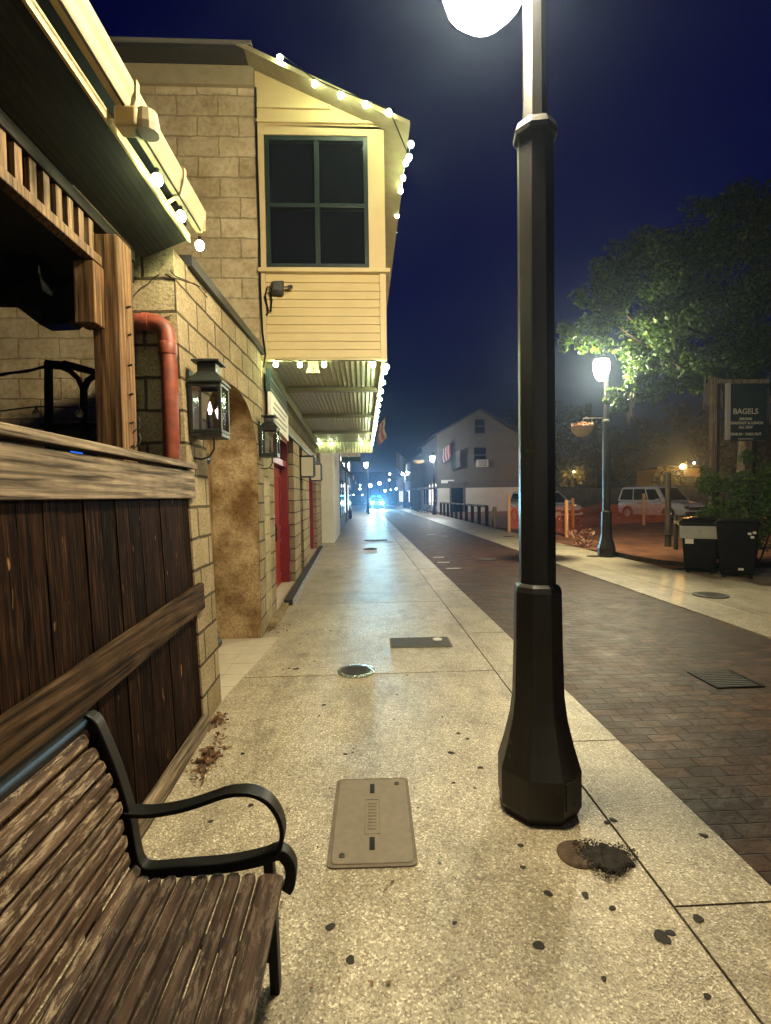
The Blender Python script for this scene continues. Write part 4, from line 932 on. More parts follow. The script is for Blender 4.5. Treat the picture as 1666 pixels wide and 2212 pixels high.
def gwin(x0, y0, x1, y1, par=gb):
    a, b = gy(x0, y0, GY), gy(x1, y1, GY)
    m = MB(); t_ = .09; m.box(a.x-t_, a.x, GY-.05, GY+.02, b.z, a.z); m.box(b.x, b.x+t_, GY-.05, GY+.02, b.z, a.z); m.box(a.x-t_, b.x+t_, GY-.05, GY+.02, a.z, a.z+t_); m.box(a.x-t_-.1, b.x+t_+.1, GY-.1, GY+.02, b.z-.14, b.z)
    w = m.build('window', M['dark_wall'], par); MB().box(a.x, b.x, GY-.012, GY-.004, b.z, a.z).build('pane', M['dark_glass'], w)
    MB().box(a.x, b.x, GY-.03, GY-.013, (a.z+b.z)/2-.04, (a.z+b.z)/2+.04).build('sash_bar', M['dark_wall'], w); return w
gwin(1026, 906, 1047, 936); gwin(1024, 967, 1050, 999)
a, b = gy(1028, 994, GY), gy(1052, 1009, GY); ac = thing('air_conditioner', (a.x, GY, b.z), 'pale window air conditioner on the grey gable wall', 'air conditioner')
MB().box(a.x, b.x, GY-.55, GY-.055, b.z, a.z).build('case', M['pale_wall'], ac, bevel=.02)
m = MB()
for k in range(7): m.box(a.x+.1, b.x-.1, GY-.556, GY-.551, b.z+.06+k*.08, b.z+.10+k*.08)
m.build('grille', M['iron_grey'], ac)
# street side of the gable building: arched windows
for k in range(5):
    yw = GY+1.0+k*2.2; m = MB(); w_ = .5
    out = [(yw-w_, .6), (yw+w_, .6), (yw+w_, 2.2)]+[(yw+w_*math.cos(t_), 2.2+w_*math.sin(t_)) for t_ in [q*math.pi/8 for q in range(1, 8)]]+[(yw-w_, 2.2)]
    m.loft([[(gx0-.03, y_, z_) for y_, z_ in out], [(gx0-.02, y_, z_) for y_, z_ in out]]); m.build('arched_window', M['shop_on'] if k in (1, 2) else M['dark_glass'], gb)
MB().box(gx0-1.5, gx0-.001, GY+.3, GY+11.5, base_z-.05, base_z+.1).build('awning', M['dark_wall'], gb)
for k in range(4): MB().box(gx0-1.45, gx0-1.3, GY+.5+k*3.5, GY+.65+k*3.5, 0, base_z-.051).build('porch_post', M['dark_wall'], gb)

def flag(base, dirv, L, W, stripes, label):
    o = thing('flag', base, label, 'flag'); WLOC[o.name] = Vector(); d = Vector(dirv).normalized()
    MB().tube([(0, 0, 0), tuple(d*(L+.3))], .018, 6).build('pole', M['weath_post'], o)
    n_ = len(stripes)
    for k, mt in enumerate(stripes):
        m = MB(); P = []
        a0, a1 = L*k/n_+.25, L*(k+1)/n_+.25
        N = 8
        for q in range(N+1):
            z_ = -W*q/N; wv = .06*math.sin(q*.9+k*.4)*(q/N)
            P.append((d*a0+Vector((wv, wv*.5, z_)), d*a1+Vector((wv, wv*.5, z_))))
        m.add([p_ for pr2 in P for p_ in pr2], [(2*q, 2*q+1, 2*q+3, 2*q+2) for q in range(N)])
        mm = m.build('stripe', M[mt], o); mm.modifiers.new('solid', 'SOLIDIFY').thickness = .004
f0 = gy(950, 975, GY-.2); flag(f0, (.5, -.6, .35), 1.1, 1.25, ['flag_blue', 'flag_white', 'flag_red', 'flag_white', 'flag_red', 'flag_white', 'flag_red'], 'striped red and white flag on the corner of the gabled building')
f1 = gy(972, 985, GY-.2); flag(f1, (.5, -.6, .3), 1.0, 1.4, ['sign_green', 'dark_wall'], 'dark flag hanging beside the striped flag on the gable wall')
f2_ = Vector((5.35, 60, 5.8)); flag(f2_, (-.7, -.4, .5), 1.6, 2.0, ['flag_tan', 'flag_white', 'flag_tan'], 'pale tan flag on a slanted pole over the far right pavement')
f3_ = Vector((.42, 19.0, 4.0)); flag(f3_, (.45, -.2, .45), .4, .7, ['flag_red', 'flag_tan', 'flag_red', 'flag_tan'], 'striped flag on a slanted pole beyond the lit overhang')
bc = gy(905, 1000, GY-2); basket(Vector((bc.x, GY-2, bc.z+.3)), .5, 'bright pale flower basket hanging near the third street lamp', 'flower', 260)
MB().tube([(bc.x, GY-2, bc.z+.3), (gx0, GY+.0, bc.z+.5)], .02, 6).build('bracket', M['black_iron'], bpy.data.objects['hanging_basket.001'], origin=(bc.x, GY-2, bc.z+.3))

def chair(loc, rz, label):
    o = thing('cafe_chair', loc, label, 'chair', 'cafe chairs'); WLOC[o.name] = Vector(); o.rotation_euler.z = rz
    MB().lathe([(.21, .44), (.22, .455), (.21, .47)], (0, 0, 0), 14).build('seat', M['black_iron'], o)
    for sx in (-1, 1):
        for sy in (-1, 1): MB().tube([(sx*.2, sy*.2, 0), (sx*.15, sy*.15, .44)], .014, 6).build('leg', M['black_iron'], o)
    m = MB(); m.strap([(-.2, .18, .46), (-.2, .24, .8), (-.1, .26, .95), (.1, .26, .95), (.2, .24, .8), (.2, .18, .46)], .03, .02, (0, 1, 0)); m.strap([(0, .2, .46), (0, .25, .94)], .03, .02, (0, 1, 0)); m.strap([(-.2, .23, .7), (.2, .23, .7)], .03, .02, (0, 1, 0)); m.build('backrest', M['black_iron'], o)
c = gz(911, 1107); chair((c.x, c.y, 0), 2.6, 'black iron cafe chair, left one of two beside the third street lamp')
c = gz(924, 1109); chair((c.x, c.y, 0), -2.4, 'black iron cafe chair, right one of two beside the third street lamp')

# ================================================================== rows of buildings farther along
def facade(name, label, x0, x1, y0, y1, h, mat, side, wins, roofm='roof', gable=False, lit=()):
    o = thing(name, ((x0+x1)/2, (y0+y1)/2, 0), label, 'building')
    m = MB()
    if gable:
        xm_ = (x0+x1)/2; out = [(x0, 0), (x1, 0), (x1, h), (xm_, h+(x1-x0)*.32), (x0, h)]
        m.loft([[(x_, y0, z_) for x_, z_ in out], [(x_, y1, z_) for x_, z_ in out]]); m.build('wall', M[mat], o)
        m = MB()
        for xa_ in (x0-.2, x1+.2):
            zl = h-.06; m.loft([[(xa_, y0-.3, zl), (xa_, y1, zl), (xa_, y1, zl+.15), (xa_, y0-.3, zl+.15)], [(xm_, y0-.3, h+(x1-x0)*.32+.01), (xm_, y1, h+(x1-x0)*.32+.01), (xm_, y1, h+(x1-x0)*.32+.16), (xm_, y0-.3, h+(x1-x0)*.32+.16)]])
        m.build('roof', M[roofm], o)
    else:
        m.box(x0, x1, y0, y1, 0, h); m.build('wall', M[mat], o); MB().box(x0-.15, x1+.15, y0-.15, y1+.15, h+.001, h+.22).build('roof', M[roofm], o)
    xs_ = x1 if side > 0 else x0; k = 0; y = y0+.8
    while y < y1-1.2:
        for z0, z1 in wins:
            on = k in lit; fr2 = MB().box(*((xs_+.002, xs_+.06) if side > 0 else (xs_-.06, xs_-.002)), y-.08, y+1.08, z0-.08, z1+.08).build('window', M['dark_wall'], o)
            MB().box(*((xs_+.061, xs_+.07) if side > 0 else (xs_-.07, xs_-.061)), y, y+1, z0, z1).build('pane', M['shop_on'] if on else M['dark_glass'], fr2); k += 1
        y += 2.3
    return o
wb = facade('white_building', 'plain off white plastered building at the end of the stone wall', -8, -.99, 17.06, 21.5, 4.6, 'white_wall', 1, [])
for k, (a, b, h, mt, x1, lt, lb) in enumerate(((21.8, 30, 5.2, 'dark_wall', -1.05, (1, 4), 'dark narrow shop front just past the white wall'), (30.3, 39, 5.8, 'grey_wall', -1.0, (0, 3, 5), 'grey shop front on the left halfway along the street'), (39.3, 52, 5.0, 'pale_wall', -1.3, (1, 2, 6), 'pale building on the left before the far lamp'), (52.3, 70, 6.5, 'dark_wall', -1.6, (0, 5), 'dark tall building on the left near the street end'))):
    facade('shop_building', lb, -9, x1, a, b, h, mt, 1, [(.7, 2.3), (3.2, 4.4)], lit=lt)
for k, (yy_, lb) in enumerate(((24.5, 'small dark awning over the shop front past the white wall'), (33, 'small dark awning over the grey shop front on the left'))):
    o = thing('awning', (-1.0, yy_, 2.5), lb, 'awning'); WLOC[o.name] = Vector()
    MB().loft([[(.0, -1.2, .5), (.0, 1.2, .5), (.0, 1.2, .44), (.0, -1.2, .44)], [(.55, -1.2, .1), (.55, 1.2, .1), (.55, 1.2, .04), (.55, -1.2, .04)]]).build('canvas', M['dark_wall'], o)
    MB().box(.53, .56, -1.2, 1.2, -.12, .04).build('valance', M['sign_border'], o)
hb = facade('house', 'tall narrow gabled house left of the third street lamp, grey in the haze', 5.6, 11.5, 59, 68, 5.6, 'grey_wall', -1, [(.8, 2.2), (3.4, 4.7)], gable=True, lit=(0,))
facade('shop_building', 'pale lit shop at the far right with a bright upper sign', 6.3, 15, 78, 95, 4.6, 'pale_wall', -1, [(.6, 2.4)], lit=(0, 1, 2, 3))
a, b = gy(868, 1045, 77.9), gy(890, 1056, 77.9); o = thing('shop_sign', (a.x, 77.9, b.z), 'bright blank sign board over the far right shop', 'sign'); MB().box(6.4, 8.4, 77.75, 77.9, 3.2, 4.1).build('board', M['shop_on'], o)
facade('shop_building', 'low dark building closing the left side of the street end', -12, -2, 73, 95, 5, 'dark_wall', 1, [(.6, 2.3)], lit=(0, 2))
facade('shop_building', 'dark building across the very end of the street', -14, 24, 118, 124, 7, 'dark_wall', 1, [(.6, 2.3)])
# hanging sign past the overhang
hs = thing('hanging_sign', (-.5, 18, 3.2), 'green hanging sign boards with a pale lettered strip past the white wall', 'sign')
a, b = gy(737, 961, 18), gy(779, 997, 18)
zt, zb_ = a.z, b.z; hh = zt-zb_
MB().box(a.x, b.x, 17.98, 18.02, zb_+hh*.56, zt).build('upper_board', M['sign_green'], hs, bevel=.006)
mid = MB().box(a.x-.03, b.x, 17.975, 18.02, zb_+hh*.30, zb_+hh*.54).build('strip', M['sign_border'], hs, bevel=.005)
MB().box(a.x, b.x, 17.98, 18.02, zb_, zb_+hh*.28).build('lower_board', M['sign_green'], hs, bevel=.006)
tx = text('IN RETAIL', .13, M['grey_text'], mid, 'lettering', ((a.x+b.x)/2, 17.97, zb_+hh*.42), (R(90), 0, 0)); tx.location = Vector(tx.location)-WLOC[hs.name]
MB().bar((-.99, 18, zt+.06), (b.x, 18, zt+.06), .03, .04).build('bracket', M['black_iron'], hs)
c = gz(755, 1121); tb_ = thing('litter_bin', (c.x-.1, c.y, 0), 'dark rounded bin standing against the far left building', 'bin'); WLOC[tb_.name] = Vector()
MB().lathe([(.24, 0), (.29, .1), (.30, .55), (.27, .72), (.15, .80), (.02, .82)], (0, 0, 0), 16).build('body', M['black_plastic'], tb_, smooth=True); MB().lathe([(.305, .55), (.31, .58), (.305, .61)], (0, 0, 0), 16).build('rim', M['iron_grey'], tb_)
c = gz(797, 1110); bo = thing('bollard', (c.x, c.y, 0), 'short dark bollard on the pavement in front of the distant headlights', 'bollard'); WLOC[bo.name] = Vector()
MB().lathe([(.13, 0), (.13, .06), (.09, .1), (.085, .7), (.11, .72), (.10, .78), (.02, .84)], (0, 0, 0), 14).build('post', M['black_iron'], bo); MB().lathe([(.092, .55), (.1, .57), (.092, .59)], (0, 0, 0), 14).build('ring', M['iron_grey'], bo)

# distant lamps
dl = [(800, 1049), (820, 1044), (757, 1052), (778, 1056), (764, 1069), (841, 1037), (842, 1024), (783, 1069), (844, 1058), (856, 1056), (861, 1058), (873, 1056), (778, 1048), (832, 1060), (748, 1050)]
proto = None
for k, (px, py) in enumerate(dl):
    Yd_ = 84+((k*37) % 30); p = gy(px, py, Yd_)
    if proto is None:
        proto = thing('distant_street_lamp', (0, 0, 0), 'tiny distant lamp glowing at the end of the street', 'street lamp', 'tiny lamps at the street end')
        MB().ball((0, 0, 0), .22, 10, 6).build('globe', M['bulb_cool'], proto, smooth=True); MB().tube([(0, 0, -.25), (0, 0, -1.0), (0, 0, -8)], .05, 6).build('pole', M['black_iron'], proto)
        o = proto; o.location = p
    else: o = copy_tree(proto, None, p)
    s_ = .55+.5*((k*53) % 10)/10 if k > 1 else 1.4
    for ch in o.children:
        if ch.name.startswith('globe'): ch.scale = (s_, s_, s_)

# ================================================================== vehicles
def vehicle(name, loc, heading, label, h=1.78, paint='white_car', cabw=(.88, .72), lit=False, cab=(-2.25, 1.15, -2.0, .35)):
    r = thing(name, loc, label, 'car'); WLOC[r.name] = Vector(); r.rotation_euler.z = heading
    S = [(-2.36, .74, .50, .92), (-2.28, .86, .36, 1.02), (-1.9, .93, .30, 1.06), (-.5, .945, .28, 1.07), (.9, .94, .28, 1.06), (1.3, .93, .28, 1.02), (1.95, .90, .30, .97), (2.25, .82, .34, .88), (2.36, .70, .42, .76)]
    loops = [[(x_, -w*.92, zb), (x_, -w, (zb+zt)*.5), (x_, -w*.97, zt-.08), (x_, -w*.86, zt), (x_, w*.86, zt), (x_, w*.97, zt-.08), (x_, w, (zb+zt)*.5), (x_, w*.92, zb)] for x_, w, zb, zt in S]
    MB().loft(loops).build('body', M[paint], r, smooth=False, bevel=.03)
    b0, b1, t0, t1 = cab; zb, zt = 1.055, h
    lo = [(b0, -cabw[0], zb), (b1, -cabw[0], zb), (b1, cabw[0], zb), (b0, cabw[0], zb)]; hi = [(t0, -cabw[1], zt-.06), (t1, -cabw[1], zt-.06), (t1, cabw[1], zt-.06), (t0, cabw[1], zt-.06)]
    rf_ = [(t0+.15, -cabw[1]+.12, zt), (t1-.2, -cabw[1]+.12, zt), (t1-.2, cabw[1]-.12, zt), (t0+.15, cabw[1]-.12, zt)]
    MB().loft([lo, hi, rf_]).build('cabin', M[paint], r, bevel=.03)
    L_ = [Vector(p) for p in lo]; H_ = [Vector(p) for p in hi]
    def pane(i, j, u0, u1, v0, v1, nm, off):
        P = lambda u, v: (L_[i].lerp(L_[j], u)).lerp(H_[i].lerp(H_[j], u), v)+Vector(off)
        q = [P(u0, v0), P(u1, v0), P(u1, v1), P(u0, v1)]; q2 = [p_+Vector(off)*.4 for p_ in q]
        MB().loft([q, q2]).build(nm, M['dark_glass'], r)
    for (i, j, o_) in ((0, 1, (0, -.012, 0)), (3, 2, (0, .012, 0))):
        pane(i, j, .05, .34, .1, .9, 'side_window', o_); pane(i, j, .37, .66, .1, .9, 'side_window', o_); pane(i, j, .69, .93, .1, .86, 'side_window', o_)
    pane(1, 2, .06, .94, .06, .92, 'windscreen', (.012, 0, .004)); pane(0, 3, .08, .92, .15, .85, 'rear_window', (-.012, 0, .004))
    for sx in (-1.42, 1.45):
        for sy in (-1, 1):
            cx_ = Vector((sx, sy*.84, .36))
            ring = lambda rr, y_: [(sx+rr*math.cos(q*math.pi/10), y_, .36+rr*math.sin(q*math.pi/10)) for q in range(20)]
            w_ = MB().loft([ring(.30, sy*.72), ring(.36, sy*.74), ring(.36, sy*.93), ring(.31, sy*.955)]).build('wheel', M['tyre'], r)
            MB().loft([ring(.24, sy*.957), ring(.23, sy*.965), ring(.05, sy*.962)]).build('rim', M['chrome'] if not lit else M['iron_grey'], w_)
            ar = [(sx+.43*math.cos(q*math.pi/12), .36+.43*math.sin(q*math.pi/12)) for q in range(13)]
            MB().loft([[(a, sy*.946, z_) for a, z_ in ar], [(a, sy*.953, z_) for a, z_ in ar]]).build('wheel_arch', M['tyre'], r)
    MB().box(2.26, 2.375, -.52, .52, .58, .74).build('grille', M['black_plastic'], r, bevel=.01)
    MB().box(2.27, 2.39, -.72, .72, .40, .50).build('bumper', M['black_plastic'] if not lit else M[paint], r, bevel=.02)
    for sy in (-1, 1):
        MB().box(2.15, 2.40 if not lit else 2.43, sy*.64-.13, sy*.64+.13, .66, .80 if not lit else .86).build('headlight', M['chrome'] if not lit else M['headlight_on'], r, bevel=.02)
        MB().box(.72, .9, sy*1.02-.07, sy*1.02+.07, 1.06, 1.2).build('mirror', M[paint], r, bevel=.02)
        for xh in (-.35, .65):
            MB().box(xh-.1, xh+.1, sy*.955-.015, sy*.955+.015, .9, .93).build('door_handle', M['chrome'], r)
    return r
hd = math.atan2(-.98, .2)
c = Vector((9.55, 26.3, .0)); vehicle('parked_car', c, hd, 'white car partly hidden behind the foreground lamp post', 1.72)
c = Vector((16.9, 28.0, .0)); vehicle('parked_car', c, hd+.06, 'white people carrier parked beyond the orange mesh barrier', 1.9, cab=(-2.3, 1.2, -2.1, .5))
pc = Vector((1.75, 66.2, -.016)); pv = vehicle('oncoming_car', pc, -math.pi/2, 'car with bright headlights and blue glow driving up the street', 1.5, 'dark_wall', lit=True)
for sy, nm in ((-1, 'blue_block'), (1, 'blue_block')): MB().box(-.75, -.5, sy*.35-.25, sy*.35+.25, 1.51, 1.63).build(nm, M['blue_block_on'], pv, bevel=.02)  # two blue glowing blocks on the car roof
for sx in (-.7, .7): spot('headlight_beam', (pc.x+sx, pc.y-2.6, .77), (pc.x+sx*1.0-.3, 24, -.5), 6500, (.34, .78, 1.0), 30, .9, .08)
for sx in (-.35, .35): point('blue_block_light', (pc.x+sx, pc.y+.62, 1.75), 450, (.03, .30, 1), .1)

# ================================================================== mesh barrier, stakes
for k, (px, py, h, lb) in enumerate(((1100, 1150, 1.55, 'orange wooden stake left of the foreground lamp post'), (1224, 1163, 1.33, 'orange wooden stake nearest to the reddish bush'), (1238, 1142, 1.35, 'orange wooden stake just behind the one by the bush'), (1391, 1136, 1.5, 'orange wooden stake in front of the people carrier'))):
    c = gz(px, py); o = thing('barrier_stake', (c.x, c.y, 0), lb, 'stake', 'wooden stakes of the mesh barrier'); WLOC[o.name] = Vector()
    MB().loft([[(-.02, -.02, -.05), (.02, -.02, -.05), (.02, .02, -.05), (-.02, .02, -.05)], [(-.05, -.04, .05), (.05, -.04, .05), (.05, .04, .05), (-.05, .04, .05)], [(-.05, -.04, h), (.05, -.04, h), (.05, .04, h), (-.05, .04, h)]]).build('stake', M['stake'], o)
npth = [gz(1100, 1149), gz(1150, 1150), gz(1224, 1161.5), gz(1300, 1139), gz(1391, 1135), gz(1445, 1134)]
m = MB(); P = []
for a, b in zip(npth[:-1], npth[1:]):
    for q in range(8):
        p_ = a.lerp(b, q/8); P.append((Vector((p_.x, p_.y+.06, .12)), Vector((p_.x, p_.y+.06, 1.15-.16*math.sin(math.pi*q/8)))))
m.add([x_ for pr2 in P for x_ in pr2], [(2*q, 2*q+2, 2*q+3, 2*q+1) for q in range(len(P)-1)])
o = m.build('mesh_barrier', M['net'], origin=(8, 19, 0)); tag(o, 'sagging see-through orange mesh barrier round the dirt lot', 'barrier')
c = gz(1265, 1181); m = MB(); rng = random.Random(31); leafy(m, (0, 0, .28), (.42, .4, .34), 420, .12, rng, 8)
o = thing('red_bush', (c.x, c.y, 0), 'small reddish dry plant on the dirt by the opposite pavement', 'plant'); WLOC[o.name] = Vector(); m.build('foliage', M['leaf_pink'], o); MB().tube([(0, 0, 0), (.02, 0, .3)], .02, 6).build('stem', M['bark'], o)

# ================================================================== bins, sign, low fence, shrub
def bin_(loc, rz, label, band):
    o = thing('trash_bin', loc, label, 'trash bin', 'black trash bins'); WLOC[o.name] = Vector(); o.rotation_euler.z = rz
    sq = lambda w, d, z_: [(-w, -d, z_), (w, -d, z_), (w, d, z_), (-w, d, z_)]
    MB().loft([sq(.25, .25, .06), sq(.31, .31, .92)]).build('body', M['black_plastic'], o, bevel=.02)
    MB().loft([sq(.345, .345, .921), sq(.345, .345, .965), sq(.30, .30, 1.03), sq(.12, .12, 1.06)]).build('lid', M['black_plastic'], o, bevel=.015)
    for sx in (-1, 1):
        MB().tube([(sx*.2-.03, .24, .1), (sx*.2+.03, .24, .1)], .1, 14).build('wheel', M['tyre'], o)
        MB().box(sx*.2-.03, sx*.2+.03, -.26, -.2, 0, .06).build('foot', M['black_plastic'], o)
    if band:
        MB().box(-.33, .33, -.335, -.318, .66, .90).build('panel', M['silver_band'], o, bevel=.004)
        MB().box(-.24, -.10, -.33, -.322, .56, .655).build('label_sticker', M['paper'], o)
    else:
        MB().box(.02, .10, -.262, -.255, .14, .18).build('label_sticker', M['paper'], o)
        for x_, z_ in ((.18, .80), (.25, .82), (.22, .74)): MB().box(x_-.025, x_+.025, -.325, -.306, z_-.02, z_+.02).build('label_sticker', M['paper'], o)
c = gz(1528, 1236); bin_((c.x-.05, c.y+.15, 0), -.60, 'black wheeled bin with a pale panel and sticker, left of two', True)
c = gz(1600, 1246); bin_((c.x+.0, c.y+.1, 0), -.64, 'black wheeled bin with small stickers, right of two, in front of the shrub', False)
SY = 11.0
so = thing('hanging_sign', (gy(1541, 1100, SY).x, SY, 0), 'tall wooden post with a dark green bagel shop sign beside the shrub', 'sign'); base = WLOC[so.name]
a = gy(1541, 815, SY)
MB().box(a.x-.055, a.x+.055, SY-.06, SY+.06, 0, a.z).build('post', M['weath_post'], so, bevel=.006)
MB().box(a.x+.085, a.x+.135, SY-.03, SY+.03, 0, a.z-.1).build('rear_post', M['dark_post'], so)
p_a, p_b = gy(1570, 832, SY), gy(1648, 953, SY)
bd = MB().box(p_a.x, p_b.x, SY-.11, SY-.07, p_b.z, p_a.z).build('board', M['sign_green'], so, bevel=.006)
MB().box(p_a.x-.085, p_a.x-.002, SY-.13, SY-.06, p_b.z+.03, p_a.z+.02).build('edge_board', M['sign_border'], so)
q0 = gy(1602, 823, SY); MB().box(a.x, p_b.x+.1, SY-.05, SY+.02, p_a.z+.03, p_a.z+.12).build('cross_arm', M['weath_post'], so)
MB().loft([[(x_, y_, z_) for x_, y_, z_ in ((p_a.x+.42, SY-.05, 1.4), (p_a.x+.50, SY-.05, 1.4), (p_a.x+.50, SY+.0, 1.4), (p_a.x+.42, SY, 1.4))], [(p_a.x+.41, SY-.05, p_b.z+.05), (p_a.x+.56, SY-.05, p_b.z+.05), (p_a.x+.56, SY, p_b.z+.05), (p_a.x+.41, SY, p_b.z+.05)]]).build('lower_post', M['weath_post'], so)
for s_, py, size in (('BAGELS', 889, .17), ('SERVING', 905, .075), ('BREAKFAST & LUNCH', 914, .082), ('ALL DAY', 923, .082), ('DINE IN · TAKE OUT', 938, .078)):
    p = gy(1611, py, SY-.112); tx = text(s_, size, M['sign_cream'], bd, 'lettering', (p.x-base.x, SY-.1135-base.y, p.z-base.z), (R(90), 0, 0), .002, bold=.003)
p = gy(1611, 948, SY-.112); MB().box(p.x-.17, p.x+.17, SY-.1145, SY-.1105, p.z-.008, p.z+.008).build('underline', M['sign_cream'], bd)
# low wooden fence panel beside the bins
lf_ = thing('low_fence', (gz(1470, 1190).x, 12.6, 0), 'short dark wooden fence piece behind the bins', 'fence')
c = gz(1455, 1190); 
for k in range(4): MB().box(c.x+.02+k*.28, c.x+.10+k*.28, c.y-.05, c.y+.03, 0, .95+.04*(k % 2)).build('picket', M['dark_post'], lf_)
MB().box(c.x-.02, c.x+1.0, c.y-.09, c.y-.052, .72, .80).build('rail', M['weath_post'], lf_); MB().bar((c.x+.05, c.y-.11, .72), (c.x+.6, c.y-.11, .40), .03, .05).build('brace', M['weath_post'], lf_)
c = gz(1443, 1184); tp = thing('thin_post', (c.x, c.y, 0), 'thin dark post at the edge of the dirt bed left of the bins', 'post'); WLOC[tp.name] = Vector()
MB().lathe([(.085, 0), (.075, 1.2), (.07, 2.1)], (0, 0, 0), 10).build('shaft', M['dark_post'], tp); MB().lathe([(.10, .35), (.12, .38), (.10, .41)], (0, 0, 0), 10).build('collar', M['dark_post'], tp)
# shrub
rng = random.Random(41); m = MB(); sc_ = gz(1650, 1215); sx_, sy_ = 7.7, 10.3
sh = thing('leafy_shrub', (sx_, sy_, 0), 'bright green leafy shrub at the right edge behind the bins', 'shrub'); WLOC[sh.name] = Vector()
for c_, r_, n_ in (((0, 0, 1.3), (.75, .6, .75), 2200), ((.75, .1, 1.75), (.8, .6, .7), 2200), ((.2, .0, .55), (.6, .45, .5), 1200), ((1.3, .3, 1.0), (.8, .7, .9), 1600), ((-.35, .1, 1.7), (.4, .35, .4), 500)):
    leafy(m, c_, r_, n_, .085, rng, 11)
m.build('foliage', M['leaf_shrub'], sh)
m = MB()
for k in range(9): m.tube([(rng.uniform(-.2, 1), rng.uniform(-.1, .1), 0), (rng.uniform(-.3, 1), rng.uniform(-.1, .1), .8), (rng.uniform(-.5, 1.4), rng.uniform(-.2, .2), 1.7)], [.02, .015, .006], 6)
m.build('stem', M['bark'], sh)

# ================================================================== the big tree over the lamp
tr_ = thing('oak_tree', (9.9, 12.6, 0), 'large dark leafy tree spreading over the lit street lamp on the right', 'tree'); WLOC[tr_.name] = Vector(); T0 = Vector((9.9, 12.6, 0))
rng = random.Random(77)
MB().tube([(0, 0, 0), (.05, .02, .5), (-.05, 0, 1.5), (.1, .1, 2.8), (.0, .1, 4.2)], [.34, .25, .21, .2, .17], 12).build('trunk', M['bark'], tr_, smooth=True)
crown = [  # photo x, y, distance, radius, leaves
    (1225, 722, 11.6, .42, 520), (1262, 735, 11.8, .35, 260), (1330, 700, 12.6, .9, 1500), (1310, 640, 12.6, .7, 1000), (1340, 590, 13, .8, 1100), (1400, 620, 12.8, 1.1, 2200),
    (1400, 740, 12.2, .85, 1500), (1460, 700, 12.4, 1.2, 2400), (1440, 560, 13, 1.15, 2200), (1500, 525, 13.5, 1.1, 2000), (1480, 800, 12.0, .75, 1300), (1545, 780, 12.2, 1.0, 1900),
    (1385, 800, 11.7, .5, 700), (1345, 868, 11.5, .35, 520), (1372, 855, 11.6, .34, 420), (1430, 842, 11.6, .36, 620), (1405, 833, 11.7, .34, 420), (1385, 835, 11.5, .4, 520), (1335, 850, 11.6, .25, 260),
    (1560, 620, 13, 1.5, 2600), (1590, 500, 13.6, 1.3, 2200), (1660, 455, 13.8, 1.3, 1700), (1640, 560, 13, 1.7, 2600), (1650, 720, 12.4, 1.5, 2600), (1600, 810, 12, .8, 1300), (1700, 830, 12, .9, 900), (1760, 640, 13, 2.0, 1800), (1750, 520, 13.5, 1.6, 1300), (1520, 580, 13.2, 1.2, 1500)]
cm = MB(); bmk = MB()
for px, py, Y_, r_, n_ in crown:
    c = gy(px, py, Y_)-T0
    leafy(cm, c, (r_*1.1, r_, r_*.85), int(n_*1.35), .12, rng, 14, .3)
    mid_ = Vector((c.x*.45+rng.uniform(-.2, .2), c.y*.5, 3.6+(c.z-3.6)*.35))
    if r_ > .6: bmk.tube([(0, .1, 3.6+rng.uniform(-.4, .5)), mid_, c*.8+mid_*.2, c], [.09, .055, .03, .01], 6)
cm.build('crown', M['leaf'], tr_); bmk.build('limb', M['bark'], tr_, smooth=True)
for px, py, n_ in ((1528, 855, 40), (1552, 860, 40), (1655, 880, 60), (1362, 885, 14)):
    m = MB()
    for k in range(n_):
        c = gy(px+rng.uniform(-8, 8), py+rng.uniform(-45, 10), SY+.25)-T0; L_ = rng.uniform(.1, .35)
        m.tube([c, c+Vector((rng.uniform(-.03, .03), 0, -L_*.5)), c+Vector((rng.uniform(-.05, .05), 0, -L_))], [.008, .012, .003], 4)
    m.build('hanging_moss', M['moss'], tr_)

# ================================================================== dark background beyond the lot
def bgtree(x, y, h, r, label, seed, mat='leaf_far', n=3400):
    o = thing('background_tree', (x, y, 0), label, 'tree', 'dark trees beyond the dirt lot'); WLOC[o.name] = Vector(); rg = random.Random(seed)
    MB().tube([(0, 0, 0), (.1, 0, h*.3), (0, .1, h*.6)], [.35, .26, .12], 8).build('trunk', M['bark'], o)
    m = MB()
    for k in range(7):
        a = rg.uniform(0, 6.28); q = rg.uniform(.2, .8)*r; leafy(m, (q*math.cos(a), q*math.sin(a)*.6, h*rg.uniform(.3, .85)), (r*.6, r*.5, h*.22), n//7, .5, rg, 8, .2)
    m.build('crown', M[mat], o)
for k, (x_, y_, h_, r_, lb) in enumerate(((20, 62, 11.5, 4.5, 'dark background tree just right of the foreground lamp post'), (26, 65, 13, 5, 'dark background tree behind the second street lamp'), (32, 68, 13, 5.5, 'dark background tree above the people carrier'), (46, 66, 13.5, 6, 'dark background tree beside the orange lit wall'), (52, 62, 13, 6, 'dark background tree behind the bagel sign'), (17.5, 60, 9, 3.5, 'dark background tree against the gabled building'), (38, 74, 15, 7.5, 'tall dark background tree above the orange sodium lamp'), (29, 76, 15.5, 7, 'tall dark background tree right behind the lit street lamp'))):
    bgtree(x_, y_, h_, r_, lb, 100+k)
bgtree(29.6, 48, 4.2, 1.6, 'small orange lit tree in front of the glowing wall', 210, 'leaf_far', 500)
bgtree(18.6, 44, 4.2, 1.5, 'small orange lit tree by the low grey wall', 211, 'leaf_far', 700)
lw = thing('low_wall', (24, 37, 0), 'long low grey block wall behind the parked vehicles', 'wall')
